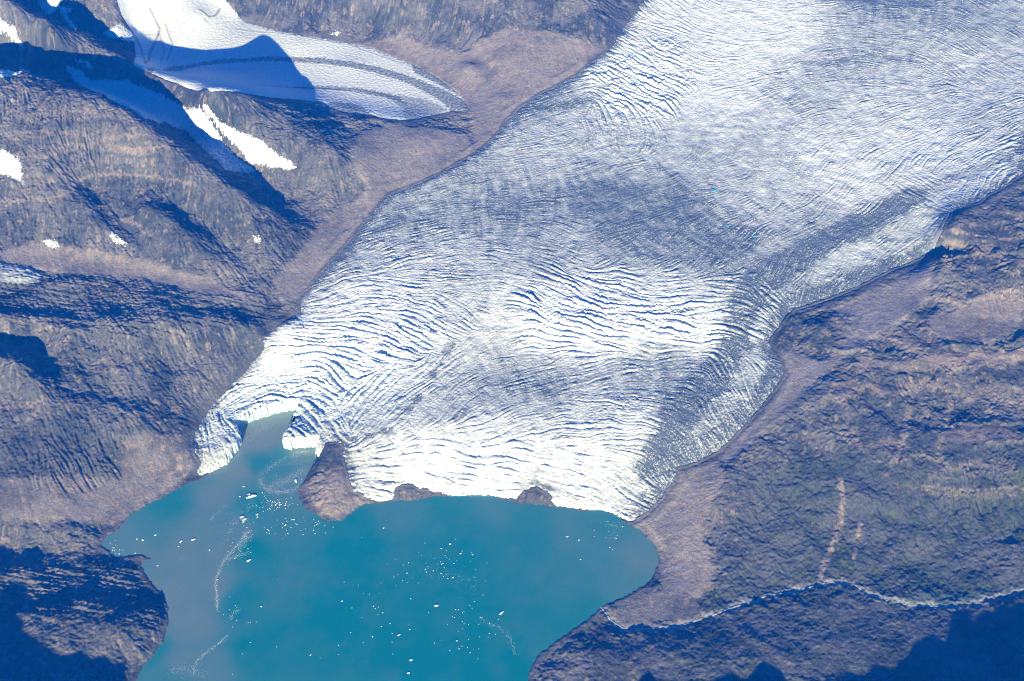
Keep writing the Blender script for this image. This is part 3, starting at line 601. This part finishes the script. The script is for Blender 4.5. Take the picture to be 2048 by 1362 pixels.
dirt += (0.45*smooth(110, 0, isg)+0.35*smooth(190, 20, isg+f4*45)*(I_.X > 0))*smooth(30, 200, isl)
dirt = np.clip(dirt*1.17+0.08*f4+0.045*flow, 0, 1)
sl = np.hypot(*np.gradient(gz, I_.d))
clean = np.clip(0.85*smooth(0.3, 0.9, ridge_c)*np.clip(strn+0.35, 0, 1)+0.4*smooth(0.35, 0.9, sl), 0, 0.9)
d_eff = np.clip(dirt*(1.25-clean)+0.02*f3, 0, 1)
icol = CLEAN*(1-d_eff[..., None])+DIRTY*d_eff[..., None]
kbl = (0.6*smooth(0.2, 1.0, cut)*np.clip(strn*1.1-0.35, 0, 1)+0.5*smooth(30, 5, lakeside)*smooth(-1, 1, f3))*(1-dirt)
LB = M.samp(smooth(-100, 100, area('380 920; 430 790; 560 740; 700 690; 860 680; 900 720; 760 860; 660 900; 560 910; 480 900')), I_.X, I_.Y)
kbl = np.clip(kbl+LB*0.35*smooth(-0.2, 1.4, f3+0.5*f4)*(1-dirt), 0, 0.85)[..., None]; icol = icol*(1-kbl)+BLUEI*kbl
gmask = (isg > -10) & (isl > -14)
glacier = mesh_grid('glacier', I_, gz, gmask, {'ice': [icol[..., 0], icol[..., 1], icol[..., 2]]})
glacier.data.materials.append(M_ICE)
tag(glacier, 'huge white crevassed glacier pouring between mountains down to the turquoise lake', 'glacier')
GZ = gz.astype(np.float32)
del icol, cA, cB, f3, f4, f5, flow

# ------------------------------------------------------------------ side glaciers and snow patches, each a sheet of ice lying in its own hollow
def ice_sheet(name, label, cat, poly, thick, dirtf=0.15, spacing=8, group=None, dirt_lines=(), dirt_areas=(), crev=0.0, world=None, seed=0, use_base=False, tone=1.0, sink=0):
    P = world or drape(pairs(poly)); xs = [p[0] for p in P]; ys = [p[1] for p in P]
    g = Grid(math.floor((min(xs)-30)/spacing)*spacing, max(xs)+30, math.floor((min(ys)-30)/spacing)*spacing, max(ys)+30, spacing)
    s = sdist(P, g.X, g.Y)+fft_noise(g, spacing*2.1, 120, 0.7, 70+seed)*(9 if thick < 10 else 7)
    if use_base: zb = M.samp(BM, g.X, g.Y)-4
    else:
        zt = T.samp(TH, g.X, g.Y); zb = np.minimum(zt*0.5+0.5*blur(zt, spacing, 30), zt+thick)
        zb = np.maximum(zb, zt-0.0)
    n = fft_noise(g, spacing*2.1, 70, 0.8, 71+seed)
    z = zb+np.where(s > 0, thick*(1-np.exp(-s/(thick*2.5)))+0.8, 1.5*s)+n*(0.4+crev)*smooth(0, 30, s)-sink
    d = np.full(g.shape, dirtf)+0.06*n+(0.35*smooth(22, 0, s)+0.12*np.clip(fft_noise(g, spacing*2.1, 90, 1.0, 72+seed), 0, 2))*(thick < 10)+0.25*smooth(40, 0, s)*dirtf*4
    for ln, wd, kk in dirt_lines:
        dd = sdist(drape(pairs(ln)), g.X, g.Y, closed=False)+n*3
        d += kk*smooth(wd*1.25, wd*0.7, dd)
        z += 6*kk*np.exp(-(dd/wd)**2)
    for ln, kk, fe in dirt_areas: d += kk*(0.85+0.12*n)*smooth(-fe*1.4, fe*1.4, sdist(drape(pairs(ln)), g.X, g.Y)+n*7)
    d = np.clip(d, 0, 0.97)[..., None]; c = (CLEAN*tone)*(1-d)+DIRTY*np.array((1.15, 1.08, 1.0))*d
    o = mesh_grid(name, g, z, s > -spacing*1.2, {'ice': [c[..., 0], c[..., 1], c[..., 2]]}); o.data.materials.append(M_SNOW)
    return tag(o, label, cat, group)
ice_sheet('glacier', 'smooth white side glacier with dark moraine stripes in the valley at upper left', 'glacier', None, 16, 0.10, 8, world=side_w, use_base=True, seed=1, crev=0.8,
  dirt_lines=[('300 20; 320 60; 300 110; 290 128', 14, .6), ('270 70; 284 100; 292 130', 12, .6), ('330 50; 345 90; 335 122', 10, .5), ('318 70; 330 100; 322 124', 8, .5), ('400 22; 418 36; 430 34; 440 20', 10, .7), ('408 40; 420 52', 6, .6),
              ('646 131; 753 150; 828 174; 872 198', 5, -.5), ('470 60; 560 68; 700 92; 800 128', 7, .4), ('520 172; 600 176; 700 184', 10, .6)],
  dirt_areas=[('290 140; 340 134; 400 127; 470 120; 534 115; 646 118; 753 135; 828 157; 881 178; 940 206; 940 226; 908 226; 880 202; 828 174; 753 148; 646 129; 534 123; 470 127; 400 134; 340 143; 300 152', .85, 9),
              ('822 128; 850 134; 905 170; 940 200; 900 182; 868 166; 830 148', .85, 8), ('700 180; 774 188; 850 200; 898 220; 860 240; 812 242; 806 218; 776 198; 730 186', .62, 22), ('545 170; 646 173; 720 178; 800 196; 812 212; 770 196; 700 185; 600 179', .6, 8),
              ('660 206; 700 208; 725 216; 752 236; 700 232; 660 228', .72, 9)])
ice_sheet('hanging_glacier', 'narrow bright ice tongue hanging on the sunlit rock knob left of centre top', 'glacier',
  '404 208; 412 206; 424 220; 440 240; 470 256; 500 270; 528 282; 538 298; 560 312; 582 322; 592 336; 575 342; 545 336; 515 330; 495 322; 480 300; 462 280; 445 262; 425 240; 408 224', 14, 0.10, 5, seed=2, crev=2.2)
ice_sheet('valley_glacier', 'long glacier lying in deep blue shade behind the upper left ridge', 'glacier',
  '130 130; 160 140; 185 162; 215 160; 255 158; 275 170; 330 190; 345 200; 370 212; 400 214; 420 240; 440 272; 462 300; 480 322; 515 342; 500 348; 470 345; 450 338; 430 318; 400 292; 370 262; 330 246; 290 240; 255 215; 200 190; 150 165', 14, 0.22, 8, seed=3, crev=2.5)
ice_sheet('valley_glacier', 'small grey-blue glacier tongue ending in debris at the left edge', 'glacier',
  '-120 522; -40 524; 0 527; 30 530; 60 537; 82 548; 86 558; 76 566; 50 571; 20 570; 0 568; -60 566; -120 566', 15, 0.42, 8, seed=4, tone=.8, dirt_lines=[('-20 545; 40 552; 80 556', 9, .2)])
for k, (nm, p, lab) in enumerate([
 ('snow_patch', '-30 292; 0 297; 18 304; 40 318; 44 332; 46 368; 30 362; 12 352; -30 345', 'large bright snow patch at the left edge below the long ridge'),
 ('snow_patch', '84 482; 98 476; 112 482; 117 495; 108 499; 92 492', 'small oval snow patch at the foot of the gullied left slope'),
 ('snow_patch', '218 470; 224 462; 234 470; 248 478; 260 488; 240 488; 222 482', 'small pointed snow patch at the mouth of a gully on the left slope'),
 ('snow_patch', '-40 30; 0 36; 20 48; 27 50; 34 66; 50 92; 36 90; 22 76; 12 66; -40 60', 'snow patch on the ridge flank in the top left corner'),
 ('snow_patch', '116 14; 142 12; 146 22; 132 27; 142 42; 156 54; 152 62; 138 52; 126 38', 'thin snow streak on the sunlit slope near the top left corner'),
 ('snow_patch', '70 -10; 130 -10; 118 14; 106 30; 92 28; 78 14', 'greyish snow field on the top border near the left corner'),
 ('snow_patch', '150 122; 165 120; 180 124; 187 141; 178 140; 168 130', 'narrow snow strip on the knob between the shaded valleys'),
 ('snow_patch', '-20 142; 0 139; 40 136; 58 140; 50 148; 25 150; 5 158; -20 160', 'snow cap on the crest of the long left ridge'),
 ('snow_patch', '232 4; 255 8; 268 30; 258 40; 244 24', 'snow strip beside the dark slope above the side glacier'),
 ('snow_patch', '206 64; 246 50; 268 68; 270 86; 240 82; 212 72', 'pale snow apron at the mountain foot left of the side glacier'),
 ('snow_patch', '504 472; 520 473; 523 486; 508 487', 'tiny snow spot at the lower end of the long left ridge'),
 
 ('snow_patch', '660 70; 674 60; 682 66; 676 74', 'small pale snow patch above the upper margin of the side glacier'),
]): ice_sheet(nm, lab, 'snow patch', p, 5, 0.05, 4, seed=10+k, group='snow patches on the mountains')

# ------------------------------------------------------------------ lake
LG = Grid(-4600, 1500, 2400, 8700, 20)
lsd = sdist(lake_w+[], LG.X, LG.Y)
SED = trips('''560 850 1 520 880 1 480 940 .9 440 1000 .75 400 1060 .7 370 1120 .8 340 1180 .85 380 1250 .85 360 1330 .7 420 1180 .75 300 1060 .35 340 1010 .1 240 1080 .6 270 1100 .6 300 1300 .1 420 1330 .55 430 1100 .75 470 1060 .55
 520 930 .1 560 920 .2 600 910 .55 580 980 .45 560 1000 .35 500 1010 .05 550 1040 .3 500 1100 0 480 1200 0 500 1300 0 700 1100 0 700 1250 0 900 1100 .05 900 1250 0 1000 1340 0 1200 1060 .25 1290 1110 .6 1240 1150 .45 1150 1150 .3 1100 1250 .1 800 1015 .35 1000 1010 .35 1150 1035 .35 700 1045 .1 900 1040 .1 1060 1060 .1 340 1360 .3 1150 1220 .15''')
acc = np.zeros(LG.shape); wsum = np.zeros(LG.shape)
for x, y, d in SED:
    X_, Y_ = at(x, y, 0); wg = (((LG.X-X_)**2+(LG.Y-Y_)**2)/1e6+0.006)**-1.9; acc += wg*d; wsum += wg
sed = acc/wsum+0.04*fft_noise(LG, 60, 700, 1.4, 91)
# rock flour drifting along edges of the plume
for s, wd, kk in [('520 950; 530 975; 560 985; 590 982; 600 970', 12, .35), ('520 945; 545 930; 590 925; 620 920', 14, .25), ('545 975; 580 960; 610 945', 30, .3), ('440 1130; 432 1160; 434 1215', 8, .3), ('495 1060; 480 1085; 450 1120', 16, .25), ('590 905; 620 905', 22, .5)]:
    dd = sdist(flat(pairs(s)), LG.X, LG.Y, closed=False)
    sed = sed+kk*smooth(wd*3, 0, dd)
sed = np.clip(sed, 0, 1)
teal = np.array((0.006, 0.24, 0.258)); silt = np.array((0.20, 0.285, 0.285))
lc = teal*(1-sed[..., None])+silt*sed[..., None]
lake = mesh_grid('lake', LG, np.zeros(LG.shape), lsd > -70, {'water': [lc[..., 0], lc[..., 1], lc[..., 2]]})
m, t, b = mat('silty_lake_water', 0.35, 0.35)
t.links.new(attr(t, 'water').outputs['Color'], b.inputs['Base Color']); b.inputs['IOR'].default_value = 1.33
bump(t, b, noise_node(t, 1/9, 4, 0.6).outputs['Fac'], 0.25)
lake.data.materials.append(m); tag(lake, 'turquoise glacial lake with a pale silt plume', None, None, 'structure')

# ------------------------------------------------------------------ stream: braided pale water on gravel
def ribbon(name, path, wid, m, dz=1.5, seed=0, parts=1):
    rs = random.Random(seed); vs_, fs = [], []
    P = [path[0]]
    for a, b_ in zip(path[:-1], path[1:]):
        n_ = max(1, int(math.hypot(a[0]-b_[0], a[1]-b_[1])/12))
        P += [(a[0]+(b_[0]-a[0])*k/n_, a[1]+(b_[1]-a[1])*k/n_) for k in range(1, n_+1)]
    P = np.array(P); wig = np.cumsum(np.random.RandomState(seed).standard_normal(len(P)))
    ker = np.ones(9)/9; wig = np.convolve(wig-np.convolve(wig, np.ones(41)/41, 'same'), ker, 'same')*2.0
    d = np.gradient(P, axis=0); d /= np.hypot(d[:, 0], d[:, 1])[:, None]+1e-9; nrm = np.stack([-d[:, 1], d[:, 0]], 1)
    P = P+nrm*wig[:, None]; ww = wid*(0.7+0.5*np.abs(np.sin(np.arange(len(P))*0.21+seed)))
    for k in range(len(P)):
        for s in (-1, 0, 1):
            q = P[k]+nrm[k]*s*ww[k]/2; vs_.append(q)
    Q = np.array(vs_); z = T.samp(TH, Q[:, 0], Q[:, 1]); z = z.reshape(-1, 3); z = np.repeat(z.max(1)[:, None], 3, 1)
    z = np.maximum(z, 0.5)+dz*np.array([0.3, 1, 0.3])[None]
    for k in range(len(P)-1):
        for s in (0, 1): a = k*3+s; fs.append((a, a+1, a+4, a+3))
    me = bpy.data.meshes.new(name); me.from_pydata([(*q, zz_) for q, zz_ in zip(Q, z.ravel())], [], fs); me.materials.append(m)
    o = bpy.data.objects.new(name, me); C.objects.link(o); return o
m_st, t, b = mat('white_water', 0.4, 0.4); n_ = noise_node(t, 1/8, 5); r_ = ramp(t, n_.outputs['Fac'], [(0.3, (0.20, 0.32, 0.36)), (0.5, (0.45, 0.52, 0.52)), (0.66, (0.75, 0.76, 0.74))]); t.links.new(r_.outputs[0], b.inputs['Base Color'])
tag(ribbon('stream', stream_w[3:], 11, m_st, 1.2, 1), 'pale braided stream winding along the valley floor to the lake', None, None, 'structure')

# ------------------------------------------------------------------ melt ponds on the glacier
def pond(px, py, rx, ry, label, seed):
    rs = random.Random(seed); (cx, cy), = drape([(px, py)]); ring = []
    zc = max(float(I_.samp(GZ, np.array([cx+dx*rx*.5]), np.array([cy+dy*ry*.5]))[0]) for dx in (-1, 0, 1) for dy in (-1, 0, 1))+1
    for k in range(18):
        a = k*math.tau/18; q = 1+0.22*math.sin(a*3+seed)+rs.uniform(-.12, .12); ring.append((rx*q*math.cos(a), ry*q*math.sin(a)))
    vs_ = [(0, 0, 0)]+[(x, y, 0) for x, y in ring]+[(x*1.25, y*1.25, -6) for x, y in ring]
    fs = [(0, 1+k, 1+(k+1) % 18) for k in range(18)]+[(1+k, 19+k, 19+(k+1) % 18, 1+(k+1) % 18) for k in range(18)]
    me = bpy.data.meshes.new('melt_pond'); me.from_pydata(vs_, [], fs); me.materials.append(m_pond)
    o = bpy.data.objects.new('melt_pond', me); C.objects.link(o); o.location = (cx, cy, zc); return tag(o, label, 'melt pond', 'melt ponds on the glacier')
m_pond, t, b = mat('meltwater', 0.2, 0.4); n_ = noise_node(t, 1/12, 3); r_ = ramp(t, n_.outputs['Fac'], [(0.3, (0.02, 0.45, 0.68)), (0.7, (0.10, 0.62, 0.80))]); t.links.new(r_.outputs[0], b.inputs['Base Color'])
pond(1427, 384, 20, 12, 'bright blue melt pond on the grey ice, uppermost of the three', 1)
pond(1455, 454, 17, 8, 'faint narrow blue melt pond between the upper and the lowest pond', 2)
pond(1509, 476, 12, 12, 'small blue melt pond nearest the dark moraine band', 3)

# ------------------------------------------------------------------ icebergs
m_berg, t, b = mat('iceberg_ice', 0.5, 0.3); n_ = noise_node(t, 1/5, 4); r_ = ramp(t, n_.outputs['Fac'], [(0.3, (0.70, 0.82, 0.88)), (0.6, (0.90, 0.93, 0.94))]); t.links.new(r_.outputs[0], b.inputs['Base Color'])
def berg_mesh(L, W, H, seed, n=11):
    rs = random.Random(seed); v = []
    rad = [1+rs.uniform(-.22, .22) for _ in range(n)]
    for ring, (s, z) in enumerate([(1.04, -1.5), (1.0, 0.35*H), (0.86, 0.8*H), (0.45, H)]):
        for k in range(n):
            a = k*math.tau/n+rs.uniform(-.1, .1); q = rad[k]*s*(1+rs.uniform(-.06, .06))
            v.append((L/2*q*math.cos(a), W/2*q*math.sin(a), z*(1+(rs.uniform(-.3, .3) if ring > 0 else 0))))
    v.append((rs.uniform(-.1, .1)*L, rs.uniform(-.1, .1)*W, H*rs.uniform(.85, 1.25)))
    f = []
    for r in range(3):
        for k in range(n): f.append((r*n+k, r*n+(k+1) % n, (r+1)*n+(k+1) % n, (r+1)*n+k))
    for k in range(n): f.append((3*n+k, 3*n+(k+1) % n, 4*n))
    me = bpy.data.meshes.new('iceberg'); me.from_pydata(v, [], f); me.materials.append(m_berg); return me
def put_berg(me, px, py, rot, label, group=None, name='iceberg'):
    X_, Y_ = at(px, py, 0); o = bpy.data.objects.new(name, me); C.objects.link(o); o.location = (float(X_), float(Y_), 0); o.rotation_euler = (0, 0, rot)
    return tag(o, label, 'iceberg', group)
BIG = [
 (503, 993, 95, 32, 16, .45, 'largest white tabular iceberg floating off the calving bay'),
 (498, 989, 30, 16, 12, .2, 'small white iceberg touching the upper side of the largest one'),
 (484, 1034, 42, 22, 12, .5, 'blocky iceberg, upper of the two close together left of the dense ice cluster'),
 (489, 1039, 46, 18, 10, .5, 'long iceberg just below the blocky one, left of the dense ice cluster'),
 (487, 1044, 24, 14, 8, .9, 'small iceberg under the pair of blocky icebergs'),
 (514, 1029, 26, 16, 9, .2, 'iceberg between the blocky pair and the dense ice cluster'),
 (515, 1034, 22, 14, 8, 1.2, 'small iceberg just under another one left of the dense ice cluster'),
 (592, 962, 46, 24, 12, 1.9, 'rough iceberg beside the left flank of the rock headland'),
 (497, 1121, 48, 22, 11, .7, 'large bright iceberg at the edge of the silt plume'),
 (387, 1079, 40, 18, 10, .5, 'lone elongated iceberg in the pale silty water'),
 (362, 1083, 32, 14, 9, .9, 'iceberg left of the lone elongated one in silty water'),
 (357, 1093, 14, 9, 5, .2, 'small round iceberg below the second one in silty water'),
 (419, 1100, 16, 10, 7, .4, 'small bright iceberg in the middle of the silt plume'),
 (311, 1070, 24, 12, 6, .8, 'small iceberg in the left arm of the lake, uppermost of its row'),
 (286, 1080, 22, 16, 7, .3, 'lumpy iceberg in the middle of the row in the left lake arm'),
 (274, 1078, 16, 11, 5, .3, 'leftmost iceberg of the row in the left lake arm'),
 (271, 1106, 16, 9, 5, .6, 'iceberg just off the spit on the left shore'),
 (315, 1131, 20, 9, 5, .8, 'flat iceberg off the tip of the spit on the left shore'),
 (873, 1211, 36, 20, 9, .3, 'roundish pale iceberg in the open middle of the lake'),
 (1003, 1226, 58, 13, 10, .85, 'long narrow white iceberg right of the middle of the open lake'),
 (798, 1270, 30, 13, 8, .75, 'crescent shaped iceberg low in the open lake'),
 (817, 1346, 24, 16, 8, .4, 'iceberg closest to the lower border'),
 (822, 1320, 26, 18, 8, .5, 'dull iceberg second above the lower border'),
 (745, 1273, 18, 12, 7, 1.2, 'small iceberg left of the crescent shaped one'),
 (767, 1056, 18, 12, 7, .5, 'small iceberg below the rocks at the ice front'),
 (900, 1088, 20, 13, 7, .2, 'bright speck of iceberg high in the right group of fragments'),
 (921, 1107, 22, 13, 7, .5, 'iceberg at the top of the right group of fragments'),
 (945, 1109, 16, 10, 6, .1, 'iceberg right beside the top one of the right group'),
 (906, 1155, 20, 12, 7, .5, 'brightest iceberg within the right group of fragments'),
 (1135, 1073, 22, 13, 7, .5, 'iceberg near the right end of the ice front'),
 (1158, 1080, 16, 11, 6, 0, 'smaller iceberg beside the one near the right end of the ice front'),
 (1161, 1119, 14, 9, 5, .3, 'lone iceberg in the right bay of the lake'),
 (571, 1050, 22, 12, 6, .6, 'iceberg below the dense cluster, left of the headland tip'),
 (588, 1039, 16, 10, 6, .3, 'iceberg right below the dense cluster of fragments'),
 (523, 1213, 18, 14, 8, 1.2, 'small bright iceberg at the left of the open lake'),
 (684, 1202, 18, 10, 6, .5, 'lone small iceberg in the left half of the open lake'),
 (621, 1310, 16, 10, 6, .6, 'lone small iceberg low in the left half of the open lake'),
 (525, 985, 18, 12, 6, 1.0, 'small iceberg at the lower edge of the drifting ice patch'),
 (487, 973, 24, 10, 6, .3, 'thin iceberg above and left of the largest one'),
 (480, 993, 18, 11, 6, .6, 'small iceberg left of the largest one'),
]
for k, (px, py, L_, W_, H_, r0, lab) in enumerate(BIG):
    put_berg(berg_mesh(L_*.85, W_*.85, H_*0.5, 100+k, 13), px, py, r0, lab)
small = [berg_mesh(5+1.1*k, 4+0.5*k, 2.5+.2*k, 300+k, 7) for k in range(8)]
rs = random.Random(7)
def scatter(cx, cy, sx_, sy_, n_, lab, grp, tilt=0.0):
    k = 0; tries = 0
    while k < n_ and tries < n_*20:
        tries += 1; u, v_ = rs.gauss(0, 1), rs.gauss(0, 1); px = cx+sx_*u+tilt*sy_*v_; py = cy+sy_*v_
        X_, Y_ = at(px, py, 0)
        if py > 1366: continue
        if float(LG.samp(lsd, np.array([X_]), np.array([Y_]))[0]) < 22: continue
        me = small[min(7, int(abs(rs.gauss(0, 3))))]; put_berg(me, px, py, rs.uniform(0, 3.1), lab, grp, 'ice_fragment'); k += 1
scatter(556, 1006, 16, 8, 66, 'small white ice fragment in the dense cluster left of the rock headland', 'ice fragments in the dense cluster')
scatter(620, 1045, 22, 9, 22, 'small ice fragment off the tip of the rock headland', 'ice fragments off the headland tip')
scatter(560, 1055, 28, 14, 20, 'small ice fragment drifting below the dense cluster', 'ice fragments below the dense cluster')
scatter(495, 1070, 16, 30, 22, 'small ice fragment drifting along the edge of the silt plume', 'ice fragments along the plume edge', -.5)
scatter(232, 1100, 9, 9, 16, 'small ice fragment crowded in the inlet on the left shore', 'ice fragments in the left inlet')
scatter(880, 1130, 42, 22, 40, 'small ice fragment in the loose group right of the lake middle', 'ice fragments in the right group')
scatter(935, 1265, 26, 40, 36, 'small ice fragment in the loose lower group right of the lake middle', 'ice fragments in the lower right group')
scatter(760, 1210, 120, 75, 44, 'small ice fragment scattered on the open lake', 'ice fragments on the open lake')
scatter(465, 1240, 25, 50, 14, 'small ice fragment drifting on the silty water at left', 'ice fragments on the silty water')
scatter(1215, 1065, 14, 22, 12, 'small ice fragment drifting in the right bay below the ice front', 'ice fragments in the right bay')

# brash: crumbs of ice drifting in lines, too many and too small to count
def brash(lines, seed):
    r = random.Random(seed); V, Fc = [], []
    for s, n_, wd in lines:
        P = flat(pairs(s)); seg = [math.hypot(b_[0]-a[0], b_[1]-a[1]) for a, b_ in zip(P[:-1], P[1:])]; tot = sum(seg)
        for _ in range(n_):
            q = r.random()*tot; k = 0
            while k < len(seg)-1 and q > seg[k]: q -= seg[k]; k += 1
            f = q/seg[k]; x = P[k][0]*(1-f)+P[k+1][0]*f+r.gauss(0, wd)*r.choice((1, 1, 2.5)); y = P[k][1]*(1-f)+P[k+1][1]*f+r.gauss(0, wd)*r.choice((1, 1, 2.5))
            if float(LG.samp(lsd, np.array([x]), np.array([y]))[0]) < 8: continue
            w_, hgt, a = r.uniform(0.8, 2.6), r.uniform(.4, 1.0), r.uniform(0, 1.5); i0 = len(V); m_ = 5
            for j in range(m_): th_ = a+j*math.tau/m_; V.append((x+w_*math.cos(th_)*r.uniform(.7, 1.2), y+w_*math.sin(th_)*r.uniform(.7, 1.2), -.3))
            V.append((x, y, hgt)); Fc += [(i0+j, i0+(j+1) % m_, i0+m_) for j in range(m_)]
    me = bpy.data.meshes.new('brash_ice'); me.from_pydata(V, [], Fc); me.materials.append(m_berg)
    o = bpy.data.objects.new('brash_ice', me); C.objects.link(o); return o
tag(brash([('505 1060; 494 1064; 484 1080; 470 1095; 455 1112; 448 1122; 440 1138; 433 1155; 431 1170; 434 1190; 434 1222', 900, 5), ('455 1118; 480 1110; 500 1104', 240, 9), ('500 1070; 485 1085; 478 1100', 300, 12),
  ('455 1270; 440 1285; 425 1297; 408 1308; 396 1320; 388 1335; 388 1352', 420, 6), ('480 1218; 470 1225; 458 1240', 120, 9), ('340 1345; 370 1335; 400 1345; 420 1352', 200, 16), ('960 1235; 975 1245; 1000 1256; 1015 1268; 1025 1290; 1030 1310', 260, 7),
  ('520 955; 522 970; 540 984; 570 984; 600 972; 606 958', 500, 9), ('525 950; 545 932; 570 915; 600 912', 260, 12), ('540 975; 580 955; 612 938', 500, 22), ('590 905; 620 902; 635 900', 260, 10), ('470 920; 495 880; 520 862; 545 848', 260, 14),
  ('418 1040; 440 1020; 455 1010', 90, 10), ('1195 1040; 1215 1050; 1240 1050; 1215 1080', 120, 14), ('820 1150; 870 1140; 940 1160; 960 1190', 160, 30), ('510 1000; 470 1040; 450 1080', 300, 22)], 3),
  'crumbs of brash ice drifting in pale lines across the lake', None, None, 'stuff')

# ------------------------------------------------------------------ mountains below the picture (their shade reaches into it, the left ridge added for that) and the land far around
NG = Grid(-9000, 9000, 1200, 5640, 40)
nn = fft_noise(NG, 120, 1600, 1.7, 61); nn2 = fft_noise(NG, 90, 500, 1.5, 62)
zn = 90+nn*25+nn2*15
def hump(px_, py_, hx, hy, top, pw=1.0): return top*np.clip(1-np.hypot((NG.X-px_)/hx, (NG.Y-py_)/hy), 0, 1)**pw
RIDGE = [(200, 4400, 220), (850, 4400, 425), (1370, 4400, 460), (1700, 4400, 495), (1900, 4400, 470), (2100, 4400, 458), (2500, 4400, 495), (2880, 4400, 525), (3290, 4400, 600), (3690, 4400, 645), (5000, 4500, 750), (9000, 4500, 900)]
SHADE_RIDGE_L = [(-9000, 4100, 1150), (-7000, 4100, 1150), (-5000, 4100, 980), (-4130, 4100, 800), (-3500, 4100, 640), (-3000, 4100, 540), (-2300, 4100, 220)]  # ridge added out of view so its shadow darkens the lower left corner
for a, b_ in list(zip(RIDGE[:-1], RIDGE[1:]))+list(zip(SHADE_RIDGE_L[:-1], SHADE_RIDGE_L[1:])):
    e = np.array(b_[:2])-np.array(a[:2]); t_ = np.clip(((NG.X-a[0])*e[0]+(NG.Y-a[1])*e[1])/(e@e), 0, 1)
    dd = np.hypot(NG.X-a[0]-t_*e[0], NG.Y-a[1]-t_*e[1]); top = a[2]+(b_[2]-a[2])*t_
    zn = np.maximum(zn, top-dd*0.6+nn*8+nn2*13)
# the lake runs on south
nl = sdist(flat(pairs('262 1380; 240 1450; 150 1900; 150 2600; 900 2600; 990 1900; 1040 1450; 1054 1380')), NG.X, NG.Y)
zn = np.where(nl > 0, -30, np.minimum(zn*smooth(0, 300, -nl)+2, zn))
top_b = T.samp(TH, NG.X, np.maximum(NG.Y, T.y0)); kk = smooth(5200, 5560, NG.Y); zn = zn*(1-kk)+(top_b-6)*kk
near = mesh_grid('foreground_mountains', NG, zn, NG.Y > 0, {'ground': [np.full(NG.shape, .17), np.full(NG.shape, .155), np.full(NG.shape, .145)]})
near.data.materials.append(M_GROUND); tag(near, 'rocky mountains just below the picture, shading the lower corners, the left ridge added for its shade', None, None, 'structure')
OG = Grid(-70000, 70000, -60000, 80000, 700)
on = fft_noise(OG, 2500, 20000, 1.2, 63)
inside = np.minimum(np.minimum(OG.X+6500, 6500-OG.X), np.minimum(OG.Y-1200, 15300-OG.Y))
zo = np.where(inside > 0, -200, 500+on*350*smooth(0, 4000, -inside)+smooth(0, 3000, -inside)*100)
og = mesh_grid('ground', OG, zo, inside < 1500, {'ground': [np.full(OG.shape, .22), np.full(OG.shape, .20), np.full(OG.shape, .19)]})
og.data.materials.append(M_GROUND); tag(og, 'barren rocky land reaching to the horizon', None, None, 'structure')

# ------------------------------------------------------------------ air
def box(name, x0, x1, y0, y1, z0, z1):
    v = [(x, y, z) for z in (z0, z1) for y in (y0, y1) for x in (x0, x1)]
    f = [(0, 2, 3, 1), (4, 5, 7, 6), (0, 1, 5, 4), (2, 6, 7, 3), (0, 4, 6, 2), (1, 3, 7, 5)]
    me = bpy.data.meshes.new(name); me.from_pydata(v, [], f); o = bpy.data.objects.new(name, me); C.objects.link(o); return o
HAZE = 1.9e-5
hz = box('haze', -71000, 71000, -61000, 81000, float(min(zo.min(), TH.min()))-1, CAM_H+200)
hm = bpy.data.materials.new('air'); hm.use_nodes = True; t = hm.node_tree; t.nodes.remove(t.nodes['Principled BSDF'])
pv = t.nodes.new('ShaderNodeVolumePrincipled'); pv.inputs['Density'].default_value = HAZE
pv.inputs['Color'].default_value = (0.005, 0.22, 1.0, 1); pv.inputs['Absorption Color'].default_value = (1, 1, 1, 1); pv.inputs['Anisotropy'].default_value = 0.0
t.links.new(pv.outputs[0], t.nodes['Material Output'].inputs['Volume'])
hz.data.materials.append(hm); tag(hz, 'blue air between the viewer and the mountains', None, None, 'stuff')
